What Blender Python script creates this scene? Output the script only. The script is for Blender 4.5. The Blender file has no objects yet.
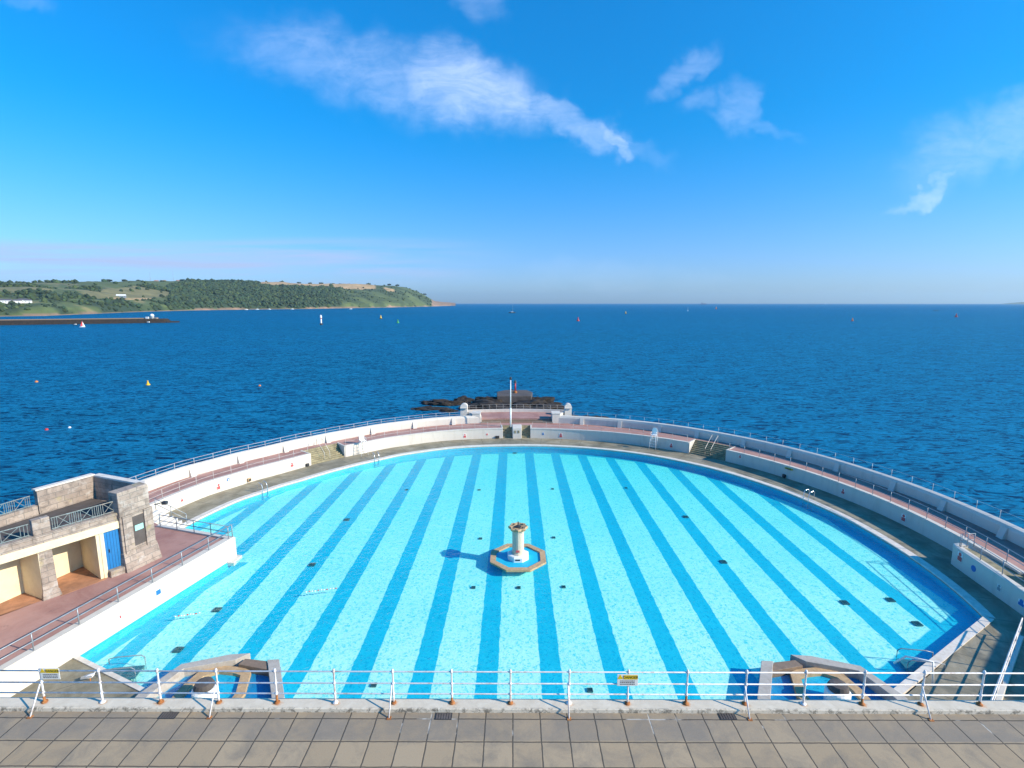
import bpy, bmesh, math, random
from mathutils import Vector, Matrix, noise
random.seed(7)
R = math.radians
scene = bpy.context.scene
col = scene.collection

# ---------------------------------------------------------------- camera
PITCH = math.atan(81 / 517.0)
cam = bpy.data.cameras.new('camera')
cam.lens = 517 / 1024 * 36.0
cam.sensor_width = 36.0
cam.clip_start = 0.1
cam.clip_end = 100000
cam_o = bpy.data.objects.new('camera', cam)
col.objects.link(cam_o)
cam_o.location = (0, 0, 18.1)
cam_o.rotation_euler = (R(90) - PITCH, 0, math.atan(2 / 517.0))
scene.camera = cam_o

# ---------------------------------------------------------------- sun, sky
SUN_EL = R(28)
SUN_DIR = Vector((0.955 * math.cos(SUN_EL), -0.297 * math.cos(SUN_EL), math.sin(SUN_EL))).normalized()
sun = bpy.data.lights.new('sun', 'SUN')
sun.energy = 4.7
sun.angle = R(0.53)
sun.color = (1.0, 0.88, 0.70)
sun_o = bpy.data.objects.new('sun', sun)
col.objects.link(sun_o)
sun_o.rotation_euler = SUN_DIR.to_track_quat('Z', 'Y').to_euler()
sun_o.location = (60, -30, 60)

vs = scene.view_settings
vs.view_transform = 'Standard'
vs.look = 'None'
vs.gamma = 1.0
vs.use_curve_mapping = False
vs.exposure = 0.52

world = bpy.data.worlds.new('World')
scene.world = world
world.use_nodes = True
wt = world.node_tree
wt.nodes.clear()


class G:
    """small helper that strings shader nodes together"""
    def __init__(s, tree):
        s.t = tree

    def n(s, typ, **kw):
        nd = s.t.nodes.new(typ)
        for k, v in kw.items():
            setattr(nd, k, v)
        return nd

    def link(s, a, b):
        s.t.links.new(a, b)

    def put(s, sock, v):
        if isinstance(v, bpy.types.NodeSocket):
            s.t.links.new(v, sock)
        elif isinstance(v, (tuple, list)) and len(v) == 3 and sock.type == 'RGBA':
            sock.default_value = (*v, 1)
        else:
            sock.default_value = v

    def m(s, op, a, b=None, c=None, clamp=False):
        nd = s.n('ShaderNodeMath', operation=op, use_clamp=clamp)
        s.put(nd.inputs[0], a)
        if b is not None: s.put(nd.inputs[1], b)
        if c is not None: s.put(nd.inputs[2], c)
        return nd.outputs[0]

    def mr(s, v, a, b, c=0.0, d=1.0, smooth=False):
        nd = s.n('ShaderNodeMapRange')
        if smooth: nd.interpolation_type = 'SMOOTHSTEP'
        s.put(nd.inputs[0], v)
        for i, x in enumerate((a, b, c, d)): s.put(nd.inputs[i + 1], x)
        return nd.outputs[0]

    def mix(s, f, a, b, mode='MIX'):
        nd = s.n('ShaderNodeMix', data_type='RGBA', blend_type=mode)
        s.put(nd.inputs['Factor'], f)
        s.put(nd.inputs[6], a)
        s.put(nd.inputs[7], b)
        return nd.outputs[2]

    def pos(s):
        return s.n('ShaderNodeNewGeometry').outputs['Position']

    def obj(s):
        return s.n('ShaderNodeTexCoord').outputs['Object']

    def sep(s, v):
        nd = s.n('ShaderNodeSeparateXYZ')
        s.put(nd.inputs[0], v)
        return nd.outputs

    def comb(s, x, y, z):
        nd = s.n('ShaderNodeCombineXYZ')
        for i, q in enumerate((x, y, z)): s.put(nd.inputs[i], q)
        return nd.outputs[0]

    def mapv(s, v, scale=(1, 1, 1), rot=(0, 0, 0), loc=(0, 0, 0)):
        nd = s.n('ShaderNodeMapping')
        s.put(nd.inputs[0], v)
        nd.inputs['Location'].default_value = loc
        nd.inputs['Rotation'].default_value = rot
        nd.inputs['Scale'].default_value = scale
        return nd.outputs[0]

    def noise(s, v, scale=1.0, detail=3.0, rough=0.55, dist=0.0):
        nd = s.n('ShaderNodeTexNoise')
        s.put(nd.inputs['Vector'], v)
        nd.inputs['Scale'].default_value = scale
        nd.inputs['Detail'].default_value = detail
        nd.inputs['Roughness'].default_value = rough
        nd.inputs['Distortion'].default_value = dist
        return nd.outputs[0]

    def bump(s, h, strength=0.3, dist=0.05):
        nd = s.n('ShaderNodeBump')
        nd.inputs['Strength'].default_value = strength
        nd.inputs['Distance'].default_value = dist
        s.put(nd.inputs['Height'], h)
        return nd.outputs[0]

    def bsdf(s, color, rough=0.7, metal=0.0, normal=None, spec=None):
        nd = s.n('ShaderNodeBsdfPrincipled')
        s.put(nd.inputs['Base Color'], color)
        s.put(nd.inputs['Roughness'], rough)
        s.put(nd.inputs['Metallic'], metal)
        if spec is not None: nd.inputs['Specular IOR Level'].default_value = spec
        if normal is not None: s.put(nd.inputs['Normal'], normal)
        return nd.outputs[0]

    def out(s, sh, vol=None):
        nd = s.n('ShaderNodeOutputMaterial')
        if sh is not None: s.link(sh, nd.inputs['Surface'])
        if vol is not None: s.link(vol, nd.inputs['Volume'])


def newmat(name):
    m = bpy.data.materials.new(name)
    m.use_nodes = True
    m.node_tree.nodes.clear()
    return m, G(m.node_tree)


# world: Nishita sky with thin cirrus clouds placed by direction
g = G(wt)
sky = g.n('ShaderNodeTexSky', sky_type='NISHITA')
sky.sun_disc = False
sky.sun_elevation = SUN_EL
sky.sun_rotation = math.atan2(SUN_DIR.x, SUN_DIR.y)
sky.altitude = 20
sky.air_density = 1.0
sky.dust_density = 0.6
sky.ozone_density = 3.0
tc = g.n('ShaderNodeTexCoord').outputs['Generated']
dx, dy, dz = g.sep(tc)
dys = g.m('MAXIMUM', dy, 0.05)
cu = g.m('DIVIDE', dx, dys)
cv = g.m('DIVIDE', dz, dys)
front = g.mr(dy, 0.1, 0.3)
cw = g.comb(cu, cv, 0)
wn = g.n('ShaderNodeTexNoise')
g.put(wn.inputs['Vector'], cw)
wn.inputs['Scale'].default_value = 3.5
wn.inputs['Detail'].default_value = 6
wr, wg_, wb = g.n('ShaderNodeSeparateXYZ').outputs, None, None
sepn = g.n('ShaderNodeSeparateXYZ')
g.link(wn.outputs['Color'], sepn.inputs[0])
du = g.m('MULTIPLY_ADD', g.m('SUBTRACT', sepn.outputs[0], 0.5), 0.20, cu)
dv = g.m('MULTIPLY_ADD', g.m('SUBTRACT', sepn.outputs[1], 0.5), 0.14, cv)
# (centre u, centre v, half length, half width, tilt deg, strength)
wn2 = g.n('ShaderNodeTexNoise')
g.put(wn2.inputs['Vector'], cw); wn2.inputs['Scale'].default_value = 15; wn2.inputs['Detail'].default_value = 8
sep2 = g.n('ShaderNodeSeparateXYZ'); g.link(wn2.outputs['Color'], sep2.inputs[0])
du = g.m('MULTIPLY_ADD', g.m('SUBTRACT', sep2.outputs[0], 0.5), 0.13, du)
dv = g.m('MULTIPLY_ADD', g.m('SUBTRACT', sep2.outputs[1], 0.5), 0.09, dv)
CL = [(-0.25, 0.395, 0.22, 0.065, -14, 0.43), (-0.08, 0.375, 0.13, 0.065, -12, 0.68), (0.1, 0.325, 0.16, 0.026, -22, 0.5), (0.205, 0.28, 0.04, 0.016, -48, 0.65), (-0.06, 0.545, 0.06, 0.035, -20, 0.36), (0.29, 0.405, 0.06, 0.022, 30, 0.36), (0.32, 0.345, 0.04, 0.022, 8, 0.32), (0.4, 0.34, 0.035, 0.045, 20, 0.36), (0.42, 0.315, 0.08, 0.014, -4, 0.29), (0.93, 0.305, 0.2, 0.055, 14, 0.43), (0.75, 0.215, 0.08, 0.011, 20, 0.5), (-0.86, 0.545, 0.06, 0.022, -25, 0.25), (0.14, 0.05, 0.12, 0.03, 0, 0.22), (0.33, 0.045, 0.1, 0.02, 0, 0.14)]
tot = None
for (a, b, hl, hw, ang, st) in CL:
    ca, sa = math.cos(R(ang)), math.sin(R(ang))
    ou = g.m('SUBTRACT', du, a)
    ov = g.m('SUBTRACT', dv, b)
    p1 = g.m('ADD', g.m('MULTIPLY', ou, ca / hl), g.m('MULTIPLY', ov, sa / hl))
    p2 = g.m('ADD', g.m('MULTIPLY', ou, -sa / hw), g.m('MULTIPLY', ov, ca / hw))
    e = g.m('ADD', g.m('MULTIPLY', p1, p1), g.m('MULTIPLY', p2, p2))
    k = g.mr(e, 0.0, 2.4, st, 0.0, smooth=True)
    tot = k if tot is None else g.m('MAXIMUM', tot, k)
fib = g.noise(g.mapv(cw, scale=(6.0, 17.0, 1), rot=(0, 0, R(16))), 1.0, 12, 0.66, 1.1)
fib2 = g.noise(g.mapv(cw, scale=(16.0, 30.0, 1), rot=(0, 0, R(-24))), 1.0, 10, 0.68, 1.8)
fb = g.m('ADD', g.m('MULTIPLY', g.m('SUBTRACT', fib, 0.5), 2.6), g.m('MULTIPLY', g.m('SUBTRACT', fib2, 0.5), 1.5))
dens_ = g.m('ADD', g.m('MULTIPLY', tot, 1.25), g.m('MULTIPLY', fb, g.m('ADD', g.m('MULTIPLY', tot, 0.9), 0.25)))
cloud = g.m('MULTIPLY', g.m('MULTIPLY', g.mr(dens_, -0.15, 1.15), g.mr(tot, 0.0, 0.62)), front)
# low streaks of stratus over the horizon on the left
lowm = g.m('MULTIPLY', g.mr(cv, 0.015, 0.05), g.mr(cv, 0.125, 0.095))
leftm = g.mr(cu, 0.05, -0.35, smooth=True)
lown = g.mr(g.noise(g.mapv(cw, scale=(1.6, 34.0, 1), rot=(0, 0, R(1.5))), 1.0, 4, 0.5, 0.3), 0.42, 0.62)
low = g.m('MULTIPLY', g.m('MULTIPLY', g.m('MULTIPLY', lowm, leftm), lown), front)
low = g.m('MULTIPLY', low, 0.9)
tint = g.mix(1.0, sky.outputs[0], (0.05, 0.99, 1.58), 'MULTIPLY')
hz = g.mr(dz, 0.0, 0.32, 1.0, 0.0, smooth=True)
tint2 = g.mix(1.0, sky.outputs[0], (0.60, 0.85, 1.42), 'MULTIPLY')
tint3 = g.mix(1.0, sky.outputs[0], (0.05, 1.16, 1.85), 'MULTIPLY')
base = g.mix(g.mr(dz, 0.25, 0.60, smooth=True), g.mix(hz, tint, tint2), tint3)
c1 = g.mix(low, base, (3.7, 4.6, 6.9))
c2 = g.mix(g.m('MULTIPLY', cloud, 0.45), c1, (7.2, 8.3, 10.8))
bg = g.n('ShaderNodeBackground')
g.link(c2, bg.inputs[0])
bg.inputs[1].default_value = 0.1
wo = g.n('ShaderNodeOutputWorld')
g.link(bg.outputs[0], wo.inputs[0])

# ---------------------------------------------------------------- mesh builder


class MB:
    def __init__(s):
        s.v = []; s.f = []; s.smooth = False

    def box(s, c, d, rz=0.0, M=None):
        hx, hy, hz_ = d[0] / 2, d[1] / 2, d[2] / 2
        b = len(s.v)
        ca, sa = math.cos(rz), math.sin(rz)
        for z in (-hz_, hz_):
            for x, y in ((-hx, -hy), (hx, -hy), (hx, hy), (-hx, hy)):
                p = Vector((x * ca - y * sa + c[0], x * sa + y * ca + c[1], z + c[2]))
                s.v.append(p)
        for q in ((3, 2, 1, 0), (4, 5, 6, 7), (0, 1, 5, 4), (1, 2, 6, 5), (2, 3, 7, 6), (3, 0, 4, 7)):
            s.f.append([b + i for i in q])
        return s

    def span(s, p, q, w, h, up=0.0):
        """box laid from p to q (both at its centre line), w wide, h tall"""
        p, q = Vector(p), Vector(q)
        d = q - p
        L = d.length
        x = d.normalized()
        y = Vector((-x.y, x.x, 0))
        if y.length < 1e-6: y = Vector((0, 1, 0))
        y.normalize()
        z = x.cross(y)
        b = len(s.v)
        for t in (p, q):
            for a, c in ((-1, -1), (1, -1), (1, 1), (-1, 1)):
                s.v.append(t + y * a * w / 2 + z * c * h / 2)
        for f in ((0, 1, 2, 3), (7, 6, 5, 4), (0, 4, 5, 1), (1, 5, 6, 2), (2, 6, 7, 3), (3, 7, 4, 0)):
            s.f.append([b + i for i in f])
        return s

    def tube(s, pts, r, n=8, cap=True, r2=None):
        pts = [Vector(p) for p in pts]
        b0 = len(s.v)
        N = len(pts)
        for i, p in enumerate(pts):
            if i == 0: t = pts[1] - p
            elif i == N - 1: t = p - pts[i - 1]
            else: t = (pts[i + 1] - p).normalized() + (p - pts[i - 1]).normalized()
            t.normalize()
            a = Vector((0, 0, 1)) if abs(t.z) < 0.95 else Vector((1, 0, 0))
            u = t.cross(a).normalized()
            w = t.cross(u)
            rr = r if r2 is None else r + (r2 - r) * i / (N - 1)
            for k in range(n):
                an = 2 * math.pi * k / n
                s.v.append(p + (u * math.cos(an) + w * math.sin(an)) * rr)
        for i in range(N - 1):
            for k in range(n):
                k2 = (k + 1) % n
                s.f.append([b0 + i * n + k, b0 + i * n + k2, b0 + (i + 1) * n + k2, b0 + (i + 1) * n + k])
        if cap:
            s.f.append([b0 + k for k in range(n)][::-1])
            s.f.append([b0 + (N - 1) * n + k for k in range(n)])
        return s

    def lathe(s, prof, c=(0, 0, 0), n=16, rfun=None, a0=0.0):
        b = len(s.v)
        for (r, z) in prof:
            for k in range(n):
                an = a0 + 2 * math.pi * k / n
                q = r * (rfun(an) if rfun else 1)
                s.v.append(Vector((c[0] + q * math.cos(an), c[1] + q * math.sin(an), c[2] + z)))
        for i in range(len(prof) - 1):
            for k in range(n):
                k2 = (k + 1) % n
                s.f.append([b + i * n + k, b + i * n + k2, b + (i + 1) * n + k2, b + (i + 1) * n + k])
        s.f.append([b + k for k in range(n)][::-1])
        s.f.append([b + (len(prof) - 1) * n + k for k in range(n)])
        return s

    def prism(s, poly, z0, z1, top=None):
        """vertical prism over a plan polygon; top: optional plan polygon for the upper face"""
        n = len(poly)
        b = len(s.v)
        A = sum(poly[i][0] * poly[(i + 1) % n][1] - poly[(i + 1) % n][0] * poly[i][1] for i in range(n))
        top = top or poly
        if A < 0:
            poly = poly[::-1]; top = top[::-1]
        zz = lambda z, i: z[i] if isinstance(z, (list, tuple)) else z
        for i, p in enumerate(poly): s.v.append(Vector((p[0], p[1], zz(z0, i))))
        for i, p in enumerate(top): s.v.append(Vector((p[0], p[1], zz(z1, i))))
        s.f.append([b + i for i in range(n)][::-1])
        s.f.append([b + n + i for i in range(n)])
        for i in range(n):
            j = (i + 1) % n
            s.f.append([b + i, b + j, b + n + j, b + n + i])
        return s

    def sector(s, r0, r1, z0, z1, a0, a1, step=1.5, rt0=None, rt1=None):
        """ring piece; r0, r1 nominal radii; rt0/rt1 radii of the top edge"""
        n = max(1, int(math.ceil(abs(a1 - a0) / step)))
        rt0 = r0 if rt0 is None else rt0
        rt1 = r1 if rt1 is None else rt1
        b = len(s.v)
        for i in range(n + 1):
            a = a0 + (a1 - a0) * i / n
            for (r, z) in ((r0, z0), (r1, z0), (rt1, z1), (rt0, z1)):
                s.v.append(Vector((*rp(r, a), z)))
        for i in range(n):
            o = b + 4 * i
            s.f.append([o + 0, o + 1, o + 5, o + 4])
            s.f.append([o + 1, o + 2, o + 6, o + 5])
            s.f.append([o + 2, o + 3, o + 7, o + 6])
            s.f.append([o + 3, o + 0, o + 4, o + 7])
        s.f.append([b, b + 3, b + 2, b + 1])
        o = b + 4 * n
        s.f.append([o, o + 1, o + 2, o + 3])
        return s

    def build(s, name, mat, parent=None, kind=None, smooth=False, bevel=0.0, origin=None):
        me = bpy.data.meshes.new(name)
        off = Vector((0, 0, 0))
        if origin is not None: off = Vector(origin)
        me.from_pydata([tuple(v - off) for v in s.v], [], s.f)
        bm = bmesh.new()
        bm.from_mesh(me)
        bmesh.ops.recalc_face_normals(bm, faces=bm.faces)
        bm.to_mesh(me)
        bm.free()
        if smooth:
            for p in me.polygons: p.use_smooth = True
        me.materials.append(mat)
        o = bpy.data.objects.new(name, me)
        col.objects.link(o)
        if parent is not None: o.parent = parent
        if origin is not None and parent is None: o.location = off
        if kind: o['kind'] = kind
        if bevel > 0:
            md = o.modifiers.new('bevel', 'BEVEL')
            md.width = bevel; md.segments = 2; md.limit_method = 'ANGLE'; md.angle_limit = R(40)
        return o


def tag(o, label, cat, group=None):
    o['label'] = label
    o['category'] = cat
    if group: o['group'] = group
    return o


def thing(name, loc, label, cat, group=None, rz=0.0):
    o = bpy.data.objects.new(name, None)
    o.empty_display_size = 0.3
    col.objects.link(o)
    o.location = loc
    o.rotation_euler = (0, 0, rz)
    return tag(o, label, cat, group)


def copy_tree(root, loc, rz=0.0, label=None):
    r = root.copy(); col.objects.link(r)
    r.location = loc; r.rotation_euler = (0, 0, rz)
    if label: r['label'] = label
    for ch in list(root.children):
        c = ch.copy(); col.objects.link(c); c.parent = r
        for gch in list(ch.children):
            d = gch.copy(); col.objects.link(d); d.parent = c
    return r


# ring geometry of the lido: centre, and a small measured wobble of the radius
C0 = (0.95, 35.8)
TA = [-95, -83, -72, -64, -56, -48, -40, -30, -18, -2, 10, 33, 45, 62, 75, 90, 110, 130]
TV = [.35, .35, .25, -.2, -.6, -.55, -.4, .1, .4, .2, .2, .4, .3, .1, -.05, -.15, 0, 0]


def dr(a):
    if a <= TA[0]: return TV[0]
    for i in range(len(TA) - 1):
        if a <= TA[i + 1]:
            t = (a - TA[i]) / (TA[i + 1] - TA[i])
            t = t * t * (3 - 2 * t)
            return TV[i] + (TV[i + 1] - TV[i]) * t
    return TV[-1]


def rp(r, a):
    q = r + dr(a)
    return (C0[0] + q * math.sin(R(a)), C0[1] + q * math.cos(R(a)))


# ---------------------------------------------------------------- materials
def simple(name, colr, rough=0.6, metal=0.0, var=0.12, nscale=3.0, bump=0.0, dirt=None, dirt_amt=0.0, dscale=1.5, spec=None):
    m, q = newmat(name)
    p = q.pos()
    n1 = q.noise(p, nscale, 5, 0.6)
    hi = tuple(min(1, c * (1 + var)) for c in colr)
    lo = tuple(c * (1 - var) for c in colr)
    c = q.mix(q.mr(n1, 0.3, 0.7), lo, hi)
    if dirt:
        n2 = q.noise(p, dscale, 7, 0.68, 0.4)
        c = q.mix(q.m('MULTIPLY', q.mr(n2, 0.48, 0.72), dirt_amt), c, dirt)
    nb = q.bump(q.noise(p, nscale * 8, 4), bump, 0.02) if bump else None
    q.out(q.bsdf(c, rough, metal, nb, spec))
    return m


M = {}
# painted white render, with rain streaks and grime
m, q = newmat('white_render')
p = q.pos()
st = q.noise(q.mapv(p, scale=(2.2, 2.2, 0.35)), 1.0, 6, 0.65)
sp = q.noise(p, 1.1, 8, 0.7, 0.5)
c = q.mix(q.m('MULTIPLY', q.mr(st, 0.5, 0.8), 0.45), (0.64, 0.59, 0.52), (0.42, 0.37, 0.30))
c = q.mix(q.m('MULTIPLY', q.mr(sp, 0.58, 0.75), 0.4), c, (0.55, 0.50, 0.42))
q.out(q.bsdf(c, 0.75, 0, q.bump(q.noise(p, 14, 5), 0.25, 0.02)))
M['white'] = m
M['cream'] = simple('cream_paint', (0.72, 0.62, 0.42), 0.7, var=0.05, nscale=2, dirt=(0.55, 0.42, 0.25), dirt_amt=0.35)
M['blue_door'] = simple('blue_door_paint', (0.01, 0.16, 0.42), 0.4, var=0.08, nscale=4)
M['rail_white'] = simple('white_rail_paint', (0.78, 0.76, 0.74), 0.35, var=0.06, nscale=9, dirt=(0.30, 0.12, 0.04), dirt_amt=0.7, dscale=4)
M['rail_grey'] = simple('grey_galvanised_rail', (0.30, 0.33, 0.36), 0.4, 0.3, var=0.2, nscale=6)
M['rail_pale'] = simple('weathered_pale_rail', (0.55, 0.53, 0.50), 0.5, 0.1, var=0.2, nscale=6, dirt=(0.3, 0.16, 0.08), dirt_amt=0.6, dscale=3)
M['rust'] = simple('rust', (0.32, 0.11, 0.03), 0.9, var=0.4, nscale=12, dirt=(0.6, 0.3, 0.1), dirt_amt=0.7, dscale=9)
M['steel'] = simple('stainless_steel', (0.75, 0.76, 0.78), 0.2, 0.9, var=0.05)
M['lattice'] = simple('verdigris_lattice_paint', (0.20, 0.25, 0.25), 0.6, 0.1, var=0.4, nscale=8, dirt=(0.35, 0.22, 0.14), dirt_amt=0.6, dscale=2)
M['dark'] = simple('dark_iron', (0.03, 0.035, 0.04), 0.6, var=0.2)
M['teal_deck'] = simple('dull_teal_decking', (0.03, 0.16, 0.20), 0.7, var=0.2)
M['grate'] = simple('grate_plastic', (0.07, 0.12, 0.13), 0.6, var=0.1)
M['black'] = simple('black_plastic', (0.02, 0.02, 0.02), 0.5)
M['yellow'] = simple('yellow_paint', (0.75, 0.45, 0.01), 0.5, var=0.08)
M['orange'] = simple('orange_paint', (0.75, 0.22, 0.02), 0.5, var=0.08)
M['red'] = simple('red_paint', (0.55, 0.03, 0.03), 0.5, var=0.1)
M['green'] = simple('green_paint', (0.02, 0.28, 0.07), 0.5, var=0.1)
M['pure_white'] = simple('white_gloss_paint', (0.82, 0.82, 0.80), 0.4, var=0.03)
M['sign_panel'] = simple('sign_panel_face', (0.70, 0.70, 0.66), 0.5, var=0.08, nscale=6)
M['sign_yellow'] = simple('sign_yellow_band', (0.72, 0.50, 0.01), 0.5, var=0.05)
M['sign_ink'] = simple('sign_ink', (0.03, 0.03, 0.03), 0.6)
M['sign_red'] = simple('sign_red_print', (0.55, 0.10, 0.10), 0.5, var=0.1)
M['sign_blue'] = simple('sign_blue_print', (0.02, 0.16, 0.45), 0.5, var=0.1)
M['sign_teal'] = simple('teal_notice_print', (0.35, 0.70, 0.62), 0.5, var=0.1)
M['terracotta_floor'] = simple('orange_brown_floor', (0.42, 0.20, 0.11), 0.85, var=0.25, nscale=1.5, dirt=(0.16, 0.09, 0.06), dirt_amt=0.8, dscale=1.2)
M['rock'] = simple('dark_wet_rock', (0.018, 0.013, 0.010), 0.85, var=0.6, nscale=0.7, bump=0.9, dirt=(0.06, 0.038, 0.018), dirt_amt=0.8, dscale=0.5)
M['old_concrete'] = simple('old_sea_concrete', (0.095, 0.08, 0.075), 0.9, var=0.35, nscale=0.8, bump=0.5, dirt=(0.07, 0.06, 0.05), dirt_amt=0.8, dscale=0.6)
M['tan_stone'] = simple('tan_coping_stone', (0.50, 0.34, 0.19), 0.8, var=0.18, nscale=5, bump=0.2, dirt=(0.30, 0.17, 0.08), dirt_amt=0.5, dscale=3)
M['pale_coping'] = simple('pale_coping_slab', (0.46, 0.42, 0.37), 0.8, var=0.12, nscale=4, bump=0.25, dirt=(0.26, 0.2, 0.15), dirt_amt=0.6, dscale=2.0)
M['brown_coping'] = simple('brown_spillway_stone', (0.24, 0.17, 0.12), 0.7, var=0.2, nscale=4)
M['basin_blue'] = simple('basin_blue_paint', (0.012, 0.46, 0.66), 0.6, var=0.1, nscale=2)
M['basin_deep'] = simple('basin_deep_blue_paint', (0.008, 0.24, 0.50), 0.6, var=0.12, nscale=2)
M['trunk'] = simple('tree_bark', (0.07, 0.05, 0.035), 0.9)
M['leaf'] = simple('dark_tree_foliage', (0.02, 0.035, 0.018), 0.9, var=0.5, nscale=0.15)
M['cream_plaster'] = simple('cream_fountain_plaster', (0.62, 0.55, 0.43), 0.7, var=0.12, nscale=3, dirt=(0.40, 0.30, 0.20), dirt_amt=0.5, dscale=3)
M['gull_white'] = simple('gull_feathers_white', (0.8, 0.8, 0.8), 0.8)
M['gull_grey'] = simple('gull_feathers_grey', (0.28, 0.3, 0.33), 0.8)
M['terracotta'] = simple('roof_tile', (0.35, 0.13, 0.08), 0.8)
M['slate'] = simple('slate_roof', (0.10, 0.10, 0.12), 0.8)
M['glass_dark'] = simple('window_glass', (0.03, 0.04, 0.05), 0.1)
M['ship_blue'] = simple('ship_hull_paint', (0.05, 0.08, 0.2), 0.6)

# weathered granite ashlar
m, q = newmat('granite_blockwork')
p = q.pos()
X, Y, Z = q.sep(p)
al = q.m('ADD', q.m('MULTIPLY', X, 0.54), q.m('MULTIPLY', Y, 0.84))
br = q.n('ShaderNodeTexBrick')
q.put(br.inputs['Vector'], q.comb(al, Z, 0))
br.inputs['Scale'].default_value = 1.0
br.inputs['Brick Width'].default_value = 0.85
br.inputs['Row Height'].default_value = 0.36
br.inputs['Mortar Size'].default_value = 0.018
q.put(br.inputs['Color1'], (0.43, 0.35, 0.29)); q.put(br.inputs['Color2'], (0.30, 0.24, 0.20)); q.put(br.inputs['Mortar'], (0.20, 0.18, 0.16))
n1 = q.noise(p, 2.2, 8, 0.7, 0.6)
c = q.mix(q.m('MULTIPLY', q.mr(n1, 0.46, 0.66), 0.75), br.outputs[0], (0.15, 0.12, 0.10))
n2 = q.noise(p, 1.0, 6, 0.6, 0.3)
c = q.mix(q.m('MULTIPLY', q.mr(n2, 0.60, 0.72), 0.5), c, (0.38, 0.32, 0.10))
n3 = q.noise(p, 1.7, 6, 0.6)
c = q.mix(q.m('MULTIPLY', q.mr(n3, 0.56, 0.7), 0.6), c, (0.52, 0.48, 0.44))
q.out(q.bsdf(c, 0.9, 0, q.bump(q.noise(p, 7, 8, 0.7), 0.6, 0.05)))
M['granite'] = m

# olive-grey wet concrete pool deck, radial streaks
m, q = newmat('pool_deck_concrete')
p = q.pos()
X, Y, Z = q.sep(p)
ang = q.m('ARCTAN2', q.m('SUBTRACT', X, C0[0]), q.m('SUBTRACT', Y, C0[1]))
rad = q.m('SQRT', q.m('ADD', q.m('POWER', q.m('SUBTRACT', X, C0[0]), 2.0), q.m('POWER', q.m('SUBTRACT', Y, C0[1]), 2.0)))
pc = q.comb(q.m('MULTIPLY', ang, 28), rad, 0)
n1 = q.noise(q.mapv(pc, scale=(0.55, 0.9, 1)), 1.0, 7, 0.7, 0.5)
n2 = q.noise(p, 0.35, 6, 0.65, 0.8)
c = q.mix(q.mr(n1, 0.35, 0.65), (0.20, 0.17, 0.11), (0.35, 0.31, 0.225))
c = q.mix(q.m('MULTIPLY', q.mr(n2, 0.5, 0.62), 0.6), c, (0.11, 0.105, 0.07))
jf = q.m('FRACT', q.m('MULTIPLY', ang, 28 / 2.4))
j = q.m('LESS_THAN', jf, 0.02)
c = q.mix(q.m('MULTIPLY', j, 0.6), c, (0.07, 0.065, 0.05))
q.out(q.bsdf(c, q.mr(n2, 0.4, 0.6, 0.85, 0.55), 0, q.bump(q.noise(p, 12, 6), 0.3, 0.02)))
M['deck'] = m

# reddish-mauve tarmac of the promenade and sun terrace
m, q = newmat('mauve_terrace_surface')
p = q.pos()
n1 = q.noise(p, 0.35, 7, 0.65, 0.6)
n2 = q.noise(p, 9, 4, 0.6)
c = q.mix(q.mr(n1, 0.35, 0.65), (0.32, 0.155, 0.13), (0.47, 0.265, 0.22))
c = q.mix(q.m('MULTIPLY', q.mr(n2, 0.4, 0.7), 0.25), c, (0.40, 0.29, 0.26))
n3 = q.noise(p, 1.3, 7, 0.7, 1.2)
c = q.mix(q.m('MULTIPLY', q.mr(n3, 0.60, 0.70), 0.45), c, (0.15, 0.09, 0.08))
q.out(q.bsdf(c, 0.85, 0, q.bump(n2, 0.2, 0.01)))
M['mauve'] = m

# olive stone of the stairs
M['stair'] = simple('olive_stair_stone', (0.30, 0.26, 0.16), 0.85, var=0.3, nscale=2.5, bump=0.4, dirt=(0.14, 0.12, 0.06), dirt_amt=0.8, dscale=1.3)

# foreground paving slabs
m, q = newmat('concrete_paving_slabs')
p = q.pos()
X, Y, Z = q.sep(p)
sl = 0.803
gx = q.m('DIVIDE', q.m('SUBTRACT', X, -0.03), sl)
gy = q.m('DIVIDE', q.m('SUBTRACT', 13.505, Y), sl)
wob = q.m('MULTIPLY', q.m('SUBTRACT', q.noise(p, 3, 4), 0.5), 0.05)
fx = q.m('FRACT', q.m('ADD', gx, wob)); fy = q.m('FRACT', q.m('ADD', gy, wob))
ex = q.m('MINIMUM', fx, q.m('SUBTRACT', 1.0, fx)); ey = q.m('MINIMUM', fy, q.m('SUBTRACT', 1.0, fy))
jn = q.mr(q.m('MINIMUM', ex, ey), 0.014, 0.032, 1.0, 0.0)
jw = q.noise(p, 0.8, 4, 0.6)
wnz = q.n('ShaderNodeTexWhiteNoise', noise_dimensions='3D')
q.put(wnz.inputs['Vector'], q.comb(q.m('FLOOR', gx), q.m('FLOOR', gy), 0))
c = q.mix(wnz.outputs[0], (0.37, 0.265, 0.155), (0.46, 0.34, 0.21))
n1 = q.noise(p, 1.1, 8, 0.7, 0.6)
c = q.mix(q.m('MULTIPLY', q.mr(n1, 0.46, 0.66), 0.7), c, (0.17, 0.145, 0.115))
rowm = q.mr(Y, 12.72, 12.78)
n2 = q.noise(p, 0.6, 7, 0.7, 0.5)
c = q.mix(q.m('MULTIPLY', rowm, q.mr(n2, 0.35, 0.6, 0.15, 0.75)), c, (0.17, 0.155, 0.14))
nw = q.noise(p, 2.4, 8, 0.75, 0.3)
c = q.mix(q.m('MULTIPLY', q.mr(nw, 0.66, 0.74), 0.5), c, (0.46, 0.43, 0.38))
n4 = q.noise(p, 28, 4, 0.6)
c = q.mix(0.3, c, q.mix(n4, (0.20, 0.155, 0.105), (0.48, 0.39, 0.28)))
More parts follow.
